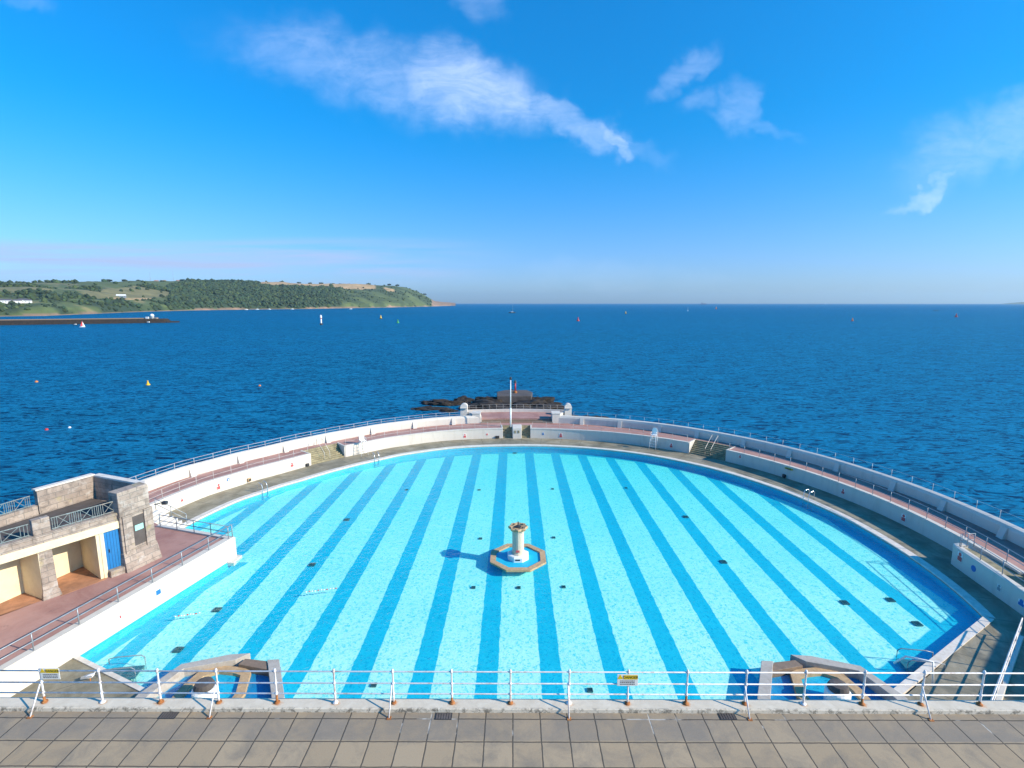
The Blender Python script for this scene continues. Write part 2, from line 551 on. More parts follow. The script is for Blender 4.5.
jc = q.mix(q.m('MULTIPLY', q.mr(jw, 0.60, 0.68), rowm), (0.05, 0.043, 0.034), (0.5, 0.47, 0.42))
c = q.mix(q.m('MULTIPLY', jn, 0.85), c, jc)
hgt = q.m('SUBTRACT', q.m('MULTIPLY', n4, 0.25), jn)
q.out(q.bsdf(c, 0.85, 0, q.bump(hgt, 0.5, 0.01)))
M['slabs'] = m

# curb: pale concrete with dark lichen at the foot and rust stains under the posts
m, q = newmat('curb_concrete')
p = q.pos()
X, Y, Z = q.sep(p)
n1 = q.noise(p, 3.0, 7, 0.7, 0.5)
c = q.mix(q.mr(n1, 0.3, 0.7), (0.56, 0.48, 0.37), (0.70, 0.62, 0.50))
n2 = q.noise(p, 5, 6, 0.7, 0.8)
ed = q.mr(Y, 13.83, 13.735)
c = q.mix(q.m('MULTIPLY', ed, q.m('MULTIPLY', q.mr(n2, 0.48, 0.60), 0.8)), c, (0.07, 0.06, 0.045))
fr = q.m('FRACT', q.m('DIVIDE', q.m('SUBTRACT', X, 1.67 - 0.885), 1.77))
ddx = q.m('MULTIPLY', q.m('SUBTRACT', fr, 0.5), 1.77)
ddy = q.m('SUBTRACT', Y, 13.95)
rd = q.m('SQRT', q.m('ADD', q.m('MULTIPLY', ddx, ddx), q.m('MULTIPLY', q.m('MULTIPLY', ddy, ddy), 2.0)))
n3 = q.noise(p, 6, 5, 0.7, 0.8)
rs = q.mr(q.m('MULTIPLY_ADD', q.m('SUBTRACT', n3, 0.5), 0.45, rd), 0.03, 0.17, 1.0, 0.0)
n5 = q.noise(q.mapv(p, scale=(0.35, 0, 0)), 1.0, 2)
c = q.mix(q.m('MULTIPLY', rs, q.mr(n5, 0.35, 0.6, 0.25, 0.95)), c, (0.50, 0.21, 0.06))
q.out(q.bsdf(c, 0.85, 0, q.bump(n2, 0.3, 0.01)))
M['curb'] = m

# pool lip coping: cream, tan on the vertical edge
m, q = newmat('pool_lip_coping')
p = q.pos()
X, Y, Z = q.sep(p)
n1 = q.noise(p, 2.4, 7, 0.7, 0.4)
c = q.mix(q.mr(n1, 0.35, 0.7), (0.76, 0.71, 0.64), (0.58, 0.50, 0.41))
sd = q.mr(Z, 0.23, 0.26, 1.0, 0.0)
c = q.mix(q.m('MULTIPLY', sd, 0.85), c, (0.34, 0.16, 0.05))
c = q.mix(q.m('LESS_THAN', Z, 0.19), c, (0.012, 0.50, 0.66))
q.out(q.bsdf(c, 0.7))
M['lip'] = m

# pool floor paint: pale lanes and azure stripes running out to sea
def FD(y_): return 0.14 + 0.0100 * (y_ - 20)


def KFY(y_): return (18.1 + FD(y_)) / 18.1


m, q = newmat('pool_floor_paint')
p = q.pos()
X, Y, Z = q.sep(p)
wv = q.n('ShaderNodeTexNoise'); q.put(wv.inputs['Vector'], p); wv.inputs['Scale'].default_value = 1.6; wv.inputs['Detail'].default_value = 3
wx, wy, wz = q.sep(wv.outputs['Color'])
Xw = q.m('MULTIPLY_ADD', q.m('SUBTRACT', wx, 0.5), 0.16, X)
Yw = q.m('MULTIPLY_ADD', q.m('SUBTRACT', wy, 0.5), 0.16, Y)
kf = q.m('MULTIPLY_ADD', q.m('SUBTRACT', Y, 20.0), 0.0100 / 18.1, 18.24 / 18.1)
Xs = q.m('DIVIDE', Xw, kf)
ph = q.m('FRACT', q.m('DIVIDE', q.m('SUBTRACT', Xs, 0.27), 3.15))
stripe = q.mr(q.m('ABSOLUTE', q.m('SUBTRACT', ph, 0.5)), 0.162, 0.172, 1.0, 0.0)
ddx = q.m('SUBTRACT', Xw, C0[0]); ddy = q.m('SUBTRACT', Yw, C0[1])
rad = q.m('SQRT', q.m('ADD', q.m('MULTIPLY', ddx, ddx), q.m('MULTIPLY', ddy, ddy)))
band = q.mr(rad, 26.95, 27.05)
# right hand diagonal edge: band 1.5 m wide
ex, ey = (17.6 - 27.1), (21.5 - 27.4)
L = math.hypot(ex, ey); nx, ny = ey / L, -ex / L   # normal towards the pool
if nx * (0 - 27.1) + ny * (35 - 27.4) < 0: nx, ny = -nx, -ny
d2 = q.m('ADD', q.m('MULTIPLY', q.m('SUBTRACT', Xw, 27.1), nx), q.m('MULTIPLY', q.m('SUBTRACT', Yw, 27.4), ny))
band2 = q.mr(d2, 1.45, 1.35)
ex, ey = (-19.78 + 22.26), (34.49 - 23.95)
L = math.hypot(ex, ey); nx, ny = ey / L, -ex / L
d3 = q.m('ADD', q.m('MULTIPLY', q.m('SUBTRACT', Xw, -22.26), nx), q.m('MULTIPLY', q.m('SUBTRACT', Yw, 23.95), ny))
band3 = q.m('MULTIPLY', q.mr(d3, 0.75, 0.65), q.m('LESS_THAN', Y, 34.6))
blue = q.m('MAXIMUM', stripe, q.m('MAXIMUM', band, q.m('MAXIMUM', band2, band3)))
n1 = q.noise(p, 0.5, 5, 0.6)
pale = q.mix(q.mr(n1, 0.3, 0.7), (0.92, 0.93, 0.80), (0.95, 0.95, 0.84))
azure = q.mix(q.mr(n1, 0.3, 0.7), (0.01, 0.50, 0.66), (0.012, 0.56, 0.72))
q.out(q.bsdf(q.mix(blue, pale, azure), 0.8))
M['pool_floor'] = m
M['pool_wall'] = simple('pool_wall_paint', (0.015, 0.48, 0.66), 0.7, var=0.12, nscale=1.5)

# pool water: clear, tinted, rippled; caustic light cells are painted into its transparent tint
def pool_water(name, rip=1.0, dens=0.52):
    m, q = newmat(name)
    p = q.pos()
    X, Y, Z = q.sep(p)
    p2 = q.comb(X, Y, 0)
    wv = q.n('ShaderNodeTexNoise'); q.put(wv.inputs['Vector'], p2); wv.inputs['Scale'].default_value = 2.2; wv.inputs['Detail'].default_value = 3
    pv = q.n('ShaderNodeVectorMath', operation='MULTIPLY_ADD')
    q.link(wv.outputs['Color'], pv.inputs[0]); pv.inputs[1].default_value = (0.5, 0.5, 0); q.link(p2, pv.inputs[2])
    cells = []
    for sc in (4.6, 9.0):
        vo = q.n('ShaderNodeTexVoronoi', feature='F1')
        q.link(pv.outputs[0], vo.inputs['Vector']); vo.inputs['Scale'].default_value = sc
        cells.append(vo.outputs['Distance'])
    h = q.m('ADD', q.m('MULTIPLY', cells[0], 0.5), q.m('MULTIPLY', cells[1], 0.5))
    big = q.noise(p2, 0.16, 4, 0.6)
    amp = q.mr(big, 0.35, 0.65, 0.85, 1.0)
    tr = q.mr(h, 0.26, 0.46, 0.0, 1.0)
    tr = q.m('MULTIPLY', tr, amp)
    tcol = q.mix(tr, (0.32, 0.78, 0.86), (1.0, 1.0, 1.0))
    nb = q.bump(q.m('ADD', q.noise(p2, 2.2, 4, 0.6, 0.6), q.m('MULTIPLY', h, 0.5)), 0.35 * rip, 0.25)
    tb = q.n('ShaderNodeBsdfTransparent'); q.link(tcol, tb.inputs[0])
    gl = q.n('ShaderNodeBsdfGlossy'); gl.inputs['Roughness'].default_value = 0.06; q.put(gl.inputs['Color'], (1, 1, 1)); q.link(nb, gl.inputs['Normal'])
    # Schlick fresnel from the facing term: same for light entering and leaving the water
    lw = q.n('ShaderNodeLayerWeight'); lw.inputs['Blend'].default_value = 0.5; q.link(nb, lw.inputs['Normal'])
    fr = q.m('MULTIPLY_ADD', q.m('POWER', lw.outputs['Facing'], 5.0), 0.6, 0.02)
    mx = q.n('ShaderNodeMixShader'); q.link(fr, mx.inputs[0]); q.link(tb.outputs[0], mx.inputs[1]); q.link(gl.outputs[0], mx.inputs[2])
    va = q.n('ShaderNodeVolumeAbsorption')
    q.put(va.inputs['Color'], (0.0, 0.94, 0.955)); va.inputs['Density'].default_value = dens
    q.out(mx.outputs[0], va.outputs[0])
    return m


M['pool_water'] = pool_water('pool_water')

# sea
m, q = newmat('sea_water')
p = q.pos()
X, Y, Z = q.sep(p)
p2 = q.comb(X, Y, 0)
w1 = q.noise(q.mapv(p2, scale=(0.42, 0.75, 1), rot=(0, 0, R(10))), 1.0, 7, 0.62, 0.5)
w1r = q.noise(q.mapv(p2, scale=(0.34, 0.80, 1), rot=(0, 0, R(12))), 1.0, 5, 0.62, 0.9)
w2 = q.noise(q.mapv(p2, scale=(0.11, 0.24, 1), rot=(0, 0, R(-9))), 1.0, 6, 0.62, 0.5)
w3 = q.noise(q.mapv(p2, scale=(0.004, 0.016, 1), rot=(0, 0, R(4))), 1.0, 5, 0.6, 0.6)
w4 = q.noise(q.mapv(p2, scale=(0.0008, 0.005, 1)), 1.0, 5, 0.6, 0.6)
hh = q.m('ADD', q.m('ADD', q.m('MULTIPLY', w1, 1.7), q.m('MULTIPLY', w1r, 1.2)), q.m('ADD', q.m('MULTIPLY', w2, 2.6), q.m('MULTIPLY', w3, 5.0)))
wind = q.mr(q.m('ADD', q.m('MULTIPLY', w3, 0.5), q.m('MULTIPLY', w4, 0.5)), 0.40, 0.60)
c = q.mix(wind, (0.0001, 0.060, 0.185), (0.0002, 0.095, 0.26))
w0 = q.noise(q.mapv(p2, scale=(1.1, 1.7, 1), rot=(0, 0, R(-14))), 1.0, 4, 0.6, 0.4)
rdg = q.m('SUBTRACT', 1.0, q.m('MULTIPLY', q.m('ABSOLUTE', q.m('SUBTRACT', w1r, 0.5)), 5.0), clamp=True)
w00 = q.noise(q.mapv(p2, scale=(2.2, 3.4, 1), rot=(0, 0, R(5))), 1.0, 3, 0.6, 0.2)
crest = q.mr(q.m('ADD', q.m('MULTIPLY', w00, 0.08), q.m('ADD', q.m('MULTIPLY', w0, 0.20), q.m('ADD', q.m('MULTIPLY', rdg, 0.42), q.m('MULTIPLY', w2, 0.30)))), 0.43, 0.76)
c = q.mix(crest, q.mix(0.9, c, (0.0, 0.010, 0.048)), q.mix(0.75, c, (0.008, 0.25, 0.44)))  # bright crests and dark troughs of the waves painted into the diffuse colour
nb = q.bump(hh, 1.0, 2.0)
df = q.n('ShaderNodeBsdfDiffuse'); q.put(df.inputs['Color'], c)
gl = q.n('ShaderNodeBsdfGlossy'); q.put(gl.inputs['Color'], (0.20, 0.70, 1.0)); q.put(gl.inputs['Roughness'], q.mr(wind, 0, 1, 0.12, 0.22)); q.put(gl.inputs['Normal'], nb)
lw = q.n('ShaderNodeLayerWeight'); lw.inputs['Blend'].default_value = 0.5; q.put(lw.inputs['Normal'], nb)
fr = q.m('MULTIPLY_ADD', q.m('POWER', lw.outputs['Facing'], 4.0), 0.62, 0.02)
mx = q.n('ShaderNodeMixShader'); q.link(fr, mx.inputs[0]); q.link(df.outputs[0], mx.inputs[1]); q.link(gl.outputs[0], mx.inputs[2])
q.out(mx.outputs[0])
M['sea'] = m

# ---------------------------------------------------------------- setting: sea
SEA_Z = -4.0
mb = MB()
rings = [0, 120, 300, 700, 1600, 4000, 9000, 17500]
N = 96
mb.v.append(Vector((0, 0, SEA_Z)))
for r in rings[1:]:
    for k in range(N):
        mb.v.append(Vector((r * math.cos(2 * math.pi * k / N), r * math.sin(2 * math.pi * k / N), SEA_Z)))
for k in range(N): mb.f.append([0, 1 + k, 1 + (k + 1) % N])
for i in range(len(rings) - 2):
    for k in range(N):
        a = 1 + i * N + k; b = 1 + i * N + (k + 1) % N
        mb.f.append([a, b, b + N, a + N])
mb.build('sea', M['sea'], kind='structure')

# ---------------------------------------------------------------- pool basin
POOL = [rp(27.4, a) for a in [-88 + 2 * i for i in range(99)]]      # -88 .. 108
POOL += [(17.6, 21.5), (17.6, 18.0), (-16.6, 18.0), (-16.6, 21.2), (-22.15, 23.75), (-19.78, 34.49), (-26.3, 36.7)]


def offset_poly(poly, d):
    n = len(poly); out = []
    A = sum(poly[i][0] * poly[(i + 1) % n][1] - poly[(i + 1) % n][0] * poly[i][1] for i in range(n))
    sg = 1 if A > 0 else -1
    for i in range(n):
        p0, p1, p2 = Vector(poly[i - 1]), Vector(poly[i]), Vector(poly[(i + 1) % n])
        e1 = (p1 - p0).normalized(); e2 = (p2 - p1).normalized()
        n1 = Vector((e1.y, -e1.x)) * sg; n2 = Vector((e2.y, -e2.x)) * sg
        nn = (n1 + n2)
        nn = nn / max(0.3, nn.length_squared / 2)
        out.append((p1.x + nn.x * d, p1.y + nn.y * d))
    return out


FLZ = -1.1
WZ = 0.19
mb = MB()
mb.v = [Vector((x, y, -FD(y))) for x, y in offset_poly(POOL, 0.3)]
mb.f = [list(range(len(POOL)))]
mb.build('pool_floor', M['pool_floor'], kind='structure')
mb = MB()
n = len(POOL)
PO = offset_poly(POOL, 0.28)
mb.v = [Vector((x, y, FLZ - 0.3)) for x, y in POOL] + [Vector((x, y, 0.20)) for x, y in POOL] + [Vector((x, y, 0.20)) for x, y in PO] + [Vector((x, y, FLZ - 0.3)) for x, y in PO]
for i in range(n):
    j = (i + 1) % n
    for k in range(3): mb.f.append([k * n + i, k * n + j, (k + 1) * n + j, (k + 1) * n + i])
mb.build('pool_wall', M['pool_wall'], kind='structure')
mb = MB()
mb.prism(offset_poly(POOL, 0.12), FLZ - 0.02, WZ)
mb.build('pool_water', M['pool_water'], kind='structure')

# deck
DZ = 0.30
mb = MB()
mb.sector(27.85, 31.1, -0.5, DZ, -96, 108, 1.5)
mb.build('pool_deck', M['deck'], kind='structure')
A = rp(27.85, 108); B = rp(36.5, 108)
mb = MB()
mb.prism([A, B, (38, 26), (38, 14.6), (17.75, 14.6), (17.75, 18.0), (17.75, 21.15)], -1.2, DZ)
mb.build('pool_deck', M['deck'], kind='structure')
mb = MB()
mb.prism([(-22.65, 23.75), (-24.6, 14.6), (17.55, 14.6), (17.55, 17.8), (-16.62, 17.8), (-16.62, 21.06), (-22.3, 23.66)], -1.2, DZ)
mb.build('pool_deck', M['deck'], kind='structure')
# lip
mb = MB()
mb.sector(27.34, 27.9, -0.05, DZ + 0.05, -88, 108, 1.5)
mb.prism([rp(27.34, 108), rp(27.75, 108.4), (17.68, 21.22), (17.5, 21.55)], -0.05, DZ + 0.06)
mb.prism([(-22.2, 23.82), (-22.3, 23.62), (-16.6, 21.05), (-16.5, 21.25)], -0.05, DZ + 0.06)
mb.prism([(-16.85, 20.9), (-16.45, 21.0), (-16.45, 18.0), (-16.85, 18.0)], -0.05, DZ + 0.055)
mb.build('pool_edge_coping', M['lip'], kind='structure')

# promenade ring (1.6 m above the water), cut away where stairs run up from the deck
PZ = 1.60
mb = MB()
cuts = [(-86, -50.5, 31.2), (-50.5, -42.4, 33.0), (-42.4, -4.5, 31.2), (-4.5, -2.1, 33.0), (-2.1, 0.1, 31.2), (0.1, 2.3, 33.0), (2.3, 39.4, 31.2), (39.4, 47.8, 33.0), (47.8, 128, 31.2)]
PAR = lambda a: 34.0 + 0.6 * math.exp(-(a / 30.0) ** 2)
for a0, a1, r0 in cuts:
    mb.sector(r0, 34.9, -5.0, PZ, a0, a1, 1.5)
mb.build('promenade', M['mauve'], kind='structure')

# ---------------------------------------------------------------- ring retaining walls
def ring_wall(a0, a1, label):
    x, y = rp(31.1, (a0 + a1) / 2)
    t = thing('retaining_wall', (x, y, DZ), label, 'wall', 'white retaining walls behind the pool deck')
    w = MB().sector(31.0, 31.26, -0.2, PZ - 0.06, a0, a1, 1.5)
    w.build('wall_face', M['white'], t, origin=(x, y, DZ))
    c = MB().sector(30.96, 31.32, PZ - 0.06, PZ + 0.06, a0 - 0.05, a1 + 0.05, 1.5)
    c.build('coping', M['white'], t, origin=(x, y, DZ))
    return t


ring_wall(-84, -50.5, 'long white curved wall behind the deck between the left corner steps and the left stone stairs')
ring_wall(-42.4, -4.5, 'white curved wall behind the deck between the left stone stairs and the flagpole')
ring_wall(2.3, 39.4, 'pale blue-shaded curved wall between the flagpole stairs and the dark right stairs')
ring_wall(47.8, 101, 'long shaded curved wall from the dark right stairs to the rounded wing wall')

# parapet on the sea side
def parapet(a0, a1, label, butt, wall_r=34.0):
    am = (a0 + a1) / 2
    x, y = rp(34.4, am)
    t = thing('parapet_wall', (x, y, PZ), label, 'wall', 'sea parapet walls')
    w = MB()
    n = int((a1 - a0) / 1.5)
    for i in range(n):
        b0 = a0 + (a1 - a0) * i / n; b1 = a0 + (a1 - a0) * (i + 1) / n
        w.sector(PAR(b0), PAR(b0) + 0.5, -6.5, 2.62, b0, b1, 3)
    # rebuild as one strip so the sections join without steps
    w = MB()
    prof = [(0, PZ - 0.1), (0.0, 2.35), (0.10, 2.60), (0.42, 2.66), (0.60, 2.60), (0.75, -6.5)]
    for i in range(n + 1):
        a = a0 + (a1 - a0) * i / n
        for (o, z) in prof: w.v.append(Vector((*rp(PAR(a) + o, a), z)))
    k = len(prof)
    for i in range(n):
        for j in range(k):
            j2 = (j + 1) % k
            w.f.append([i * k + j, i * k + j2, (i + 1) * k + j2, (i + 1) * k + j])
    w.f.append(list(range(k))); w.f.append([n * k + j for j in range(k)][::-1])
    w.build('wall_face', M['white'], t, origin=(x, y, PZ))
    for b in butt:
        r0 = PAR(b)
        bb = MB()
        bb.sector(r0 - 0.34, r0 + 0.05, PZ - 0.02, 2.45, b - 0.42, b + 0.42, 3, rt0=r0 - 0.05)
        bb.build('buttress', M['white'], t, origin=(x, y, PZ))
    return t


parapet(-90, -9.0, 'white sea parapet curving from the stone building to the left end block of the seaward platform',
        [-78, -69.5, -61.3, -52.7, -43.8, -33.8, -24.3, -15.4])
parapet(8.2, 126, 'white sea parapet with lit buttresses sweeping round the right side of the lido',
        [14, 22.5, 31.2, 39.2, 48.7, 57.6, 66.2, 75.6, 83.3, 91.8, 100])

# ---------------------------------------------------------------- railings
def railing(name, pts, posts, zf, h, levels, label, group, mat, rr=0.022, pr=0.026, cat='railing', side=None, foot=None):
    """pts: plan polyline the rails follow; posts: plan points of the posts; zf: ground height function"""
    base = (posts[0][0], posts[0][1], zf(0))
    t = thing(name, base, label, cat, group)
    for i, p in enumerate(posts):
        z = zf(i / max(1, len(posts) - 1))
        MB().tube([(p[0], p[1], z - 0.03), (p[0], p[1], z + h)], pr, 6).build('post', mat, t, origin=base, smooth=True)
    L = len(pts)
    for lv in levels:
        MB().tube([(p[0], p[1], zf(i / (L - 1)) + lv) for i, p in enumerate(pts)], rr, 6).build('rail', mat, t, origin=base, smooth=True)
    return t


def arc_pts(r, a0, a1, step):
    n = max(1, int(round(abs(a1 - a0) / step)))
    rf = r if callable(r) else (lambda a: r)
    return [rp(rf(a0 + (a1 - a0) * i / n), a0 + (a1 - a0) * i / n) for i in range(n + 1)]


zP = lambda t: PZ
railing('railing', arc_pts(31.14, -82, -50.8, 1.5), arc_pts(31.14, -82, -50.8, 3.2), lambda t: PZ + 0.05, 0.85, (0.42, 0.85),
        'pale two-bar railing on the long left curved wall', 'railings along the inner promenade edge', M['rail_pale'], 0.015, 0.018)
railing('railing', arc_pts(31.14, -42.2, -5, 1.5), arc_pts(31.14, -42.2, -5, 3.2), lambda t: PZ + 0.05, 0.85, (0.42, 0.85),
        'pale thin railing on the white wall left of the flagpole', 'railings along the inner promenade edge', M['rail_pale'], 0.013, 0.018)
railing('railing', arc_pts(31.14, 2.8, 39, 1.5), arc_pts(31.14, 2.8, 39, 3.2), lambda t: PZ + 0.05, 0.85, (0.42, 0.85),
        'thin railing on the shaded wall right of the flagpole stairs', 'railings along the inner promenade edge', M['rail_pale'], 0.013, 0.018)
railing('railing', arc_pts(31.14, 48.2, 108, 1.5), arc_pts(31.14, 48.2, 108, 3.15), lambda t: PZ + 0.05, 0.9, (0.45, 0.9),
        'dark grey two-bar railing round the right of the promenade above the shaded wall', 'railings along the inner promenade edge', M['rail_grey'])
railing('railing', arc_pts(lambda a: PAR(a) + 0.35, -84, -10, 1.5), arc_pts(lambda a: PAR(a) + 0.35, -84, -10, 3.1), lambda t: 2.6, 0.62, (0.30, 0.62),
        'two-bar railing on top of the left white sea parapet', 'railings on the sea parapets', M['rail_pale'], 0.017, 0.02)
tr = thing('railing', (*rp(35.2, 15), 1.8), 'row of thin posts with a single wire outside the right sea parapet', 'railing', 'railings on the sea parapets')
for i in range(34):
    a = 12 + 3.1 * i
    x, y = rp(PAR(a) + 0.85, a)
    MB().tube([(x, y, 1.9), (x, y, 3.15)], 0.022, 5).build('post', M['rail_grey'], tr, origin=tr.location, smooth=True)
MB().tube([(*p, 3.12) for p in arc_pts(lambda a: PAR(a) + 0.85, 12, 114, 2)], 0.009, 5).build('wire', M['rail_pale'], tr, origin=tr.location)

# ---------------------------------------------------------------- stairs up from the deck
def ring_stairs(a0, a1, label, rin=31.15, rout=33.05, nst=8, mid_rail=False):
    am = (a0 + a1) / 2
    x, y = rp(rin, am)
    t = thing('stone_stairs', (x, y, DZ), label, 'stairs', 'stairs between the deck and the promenade')
    s = MB()
    rise = (PZ - DZ) / nst
    run = (rout - rin) / nst
    for i in range(nst):
        s.sector(rin + run * i, rout, DZ - 0.2 + rise * i if i else DZ - 0.2, DZ + rise * (i + 1) - (0.003 if i == nst - 1 else 0), a0 + 0.05, a1 - 0.05, 2)
    s.build('steps', M['stair'], t, origin=(x, y, DZ))
    for e in (a0, a1):
        sg = 1 if e == a0 else -1
        c = MB().sector(rin - 0.1, rout, DZ - 0.2, PZ + 0.05, e - 0.28 if e == a0 else e - 0.02, e + 0.02 if e == a0 else e + 0.28, 2)
        c.build('side_wall', M['white'], t, origin=(x, y, DZ))
    if mid_rail:
        for off in (-0.6, 0.6):
            pa = rp(rin + 0.1, am + off); pb = rp(rout, am + off)
            MB().tube([(*pa, DZ + .1), (*pa, DZ + 1.0), (*pb, PZ + 0.95), (*pb, PZ - .1)], 0.025, 6).build('handrail', M['rail_pale'], t, origin=(x, y, DZ), smooth=True)
    return t


ring_stairs(-50.3, -42.6, 'wide sunlit olive stone stairs up to the left promenade', mid_rail=True)
ring_stairs(39.6, 47.6, 'wide shaded stone stairs up to the right promenade', mid_rail=True)
ring_stairs(-4.45, -2.15, 'narrow stairs just left of the small white block below the flagpole')
ring_stairs(0.15, 2.25, 'narrow stairs just right of the small white block below the flagpole')
# white block between the two narrow flights, with two small wooden hatches
x, y = rp(31.0, -1.0)
t = thing('white_pedestal', (x, y, DZ), 'small white block with two dark green hatches under the flagpole', 'pedestal')
MB().sector(30.75, 33.0, DZ - 0.1, PZ + 0.12, -2.05, 0.05, 1).build('block', M['white'], t, origin=(x, y, DZ), bevel=0.03)
for da in (-1.45, -0.62):
    MB().sector(30.71, 30.78, DZ + 0.75, DZ + 1.1, da - 0.22, da + 0.22, 1).build('hatch', M['stair'], t, origin=(x, y, DZ))

# seaward platform with steps, end blocks and scroll piers
PLZ = 2.1
mb = MB()
def ctr_arc(r, xs): return [(C0[0] - .55 + xx, 35.8 + math.sqrt(r * r - xx * xx)) for xx in xs]
xs = [-5.0 + i * 1.0 for i in range(11)]
front = ctr_arc(35.3, xs); back = ctr_arc(39.6, [-8.0 + i * 1.0 for i in range(17)])
mb.prism(front + back[::-1], -5.0, PLZ)
mb.build('platform', M['mauve'], kind='structure')
t = thing('platform_steps', (0.3, 70.7, PZ), 'long low brown steps from the promenade up to the seaward platform', 'stairs')
for i, (rr_, z) in enumerate(((34.62, 1.765), (34.95, 1.93))):
    s = MB().prism(ctr_arc(rr_, xs) + ctr_arc(35.29, xs)[::-1], PZ - 0.1, z)
    s.build('step', M['brown_coping'], t, origin=(0.3, 70.7, PZ))
bk = ctr_arc(39.5, [-8.0 + i * 1.0 for i in range(17)]); bk2 = ctr_arc(39.75, [-8.0 + i * 1.0 for i in range(17)])
t = thing('low_wall', (0.3, 75.3, PLZ), 'low white wall along the back of the seaward platform', 'wall')
MB().prism(bk + bk2[::-1], -5.5, PLZ + 0.42).build('wall_face', M['white'], t, origin=(0.3, 75.3, PLZ))
tr = railing('railing', [(p[0], p[1] + .12) for p in bk], [(p[0], p[1] + .12) for p in bk], lambda t: PLZ + 0.4, 0.7, (0.35, 0.7),
             'fine two-bar railing on the low wall behind the flagpole', 'railings on the sea parapets', M['rail_pale'], 0.012, 0.016)
for sx, lb in ((-1, 'white rendered end block left of the seaward platform steps'), (1, 'white rendered end block right of the seaward platform steps')):
    cx = 0.3 + sx * 5.55
    t = thing('end_block', (cx, 70.7, PZ), lb, 'wall end', 'end blocks of the platform steps')
    MB().box((cx, 70.95, PZ + 0.55), (1.1, 1.6, 1.5), 0).build('block', M['white'], t, origin=(cx, 70.7, PZ), bevel=0.03)
    MB().box((cx, 70.95, PZ + 1.36), (1.2, 1.7, 0.1), 0).build('cap', M['white'], t, origin=(cx, 70.7, PZ))
    # side wall running back to the scroll pier
    cx2 = 0.3 + sx * 7.45
    MB().span((cx + sx * 0.2, 71.75, PZ + 0.4), (cx2, 74.1, PZ + 0.4), 0.35, 1.1).build('side_wall', M['white'], t, origin=(cx, 70.7, PZ))
    px = 0.3 + sx * 7.5
    t = thing('scroll_pier', (px, 73.2, PLZ), 'tall rounded white pier at the %s corner of the seaward platform' % ('left' if sx < 0 else 'right'), 'pier', 'rounded piers of the seaward platform')
    prof = []
    for i in range(13):
        an = math.pi * i / 12
        prof.append((-0.5 * math.cos(an) * 1.0, 1.25 + 0.42 * math.sin(an)))
    plan = [(-0.62, -0.6), (-0.50, 0.0)] + prof + [(0.50, 0.0), (0.62, -0.6)]
    b = MB(); nn = len(plan)
    for yy in (-0.45, 0.45):
        for (u, zz) in plan: b.v.append(Vector((px + u, 73.2 + yy + 0.12 * (zz), PLZ + zz)))
    b.f.append(list(range(nn))); b.f.append([nn + i for i in range(nn)][::-1])
    for i in range(nn):
        j = (i + 1) % nn; b.f.append([i, j, nn + j, nn + i])
    b.build('pier_body', M['white'], t, origin=(px, 73.2, PLZ))
    MB().tube([(px - 0.52, 72.70, PLZ + 1.1), (px + 0.52, 72.70, PLZ + 1.1)], 0.09, 8).build('scroll', M['white'], t, origin=(px, 73.2, PLZ))

# flagpole
fx, fy = -0.45, 67.9
t = thing('flagpole', (fx, fy, PZ), 'tall white pole with a small lamp head above the seaward stairs', 'flagpole')
MB().tube([(fx, fy, PZ), (fx, fy, PZ + 2.6)], 0.11, 12).build('base_sleeve', M['pure_white'], t, origin=(fx, fy, PZ), smooth=True)
MB().tube([(fx, fy, PZ + 2.6), (fx, fy, 8.0)], 0.085, 10, r2=0.06).build('pole', M['pure_white'], t, origin=(fx, fy, PZ), smooth=True)
MB().tube([(fx - .3, fy, 6.7), (fx + .3, fy, 6.7)], 0.03, 6).build('crossbar', M['dark'], t, origin=(fx, fy, PZ))
MB().lathe([(0.05, 0), (0.16, 0.08), (0.16, 0.3), (0.10, 0.42)], (fx, fy, 8.0), 10).build('lamp_head', M['dark'], t, origin=(fx, fy, PZ), smooth=True)

# ---------------------------------------------------------------- right wing wall, ramp deck and near stairs
W0, W1 = (30.25, 33.55), (28.35, 20.5)
t = thing('wing_wall', (W0[0], W0[1], DZ), 'white shaded wall with a rounded nose and round blue sign at the far right', 'wall')
pl = [(30.12, 33.1), (30.2, 33.5), (30.42, 33.75), (30.75, 33.82), (31.2, 33.75), (31.2, 33.45), (30.75, 33.45), (30.6, 33.2), (W1[0] + 0.35, W1[1]), (W1[0], W1[1])]
MB().prism(pl, -0.2, PZ + 0.08).build('wall_face', M['white'], t, origin=(W0[0], W0[1], DZ), bevel=0.04)
mb = MB().prism([(30.72, 33.4), (31.2, 33.4), rp(31.1, 101), (32.4, 28), (32.4, 20.5), (28.72, 20.5)], 0.0, PZ - 0.12)
mb.build('ramp_deck', M['stair'], kind='structure')
t = thing('gray_ramp_wall', (31.5, 27.0, PZ - .12), 'low grey sloping wall between the ramp and promenade at the right edge', 'wall')
MB().prism([(31.3, 29.6), (31.65, 29.5), (31.5, 20.5), (31.1, 20.5)], PZ - 0.2, [PZ + 0.25, PZ + 0.25, PZ + 0.7, PZ + 0.7]).build('wall_face', M['white'], t, origin=(31.5, 27.0, PZ - .12))


def lerp(p, q, k): return (p[0] + (q[0] - p[0]) * k, p[1] + (q[1] - p[1]) * k)


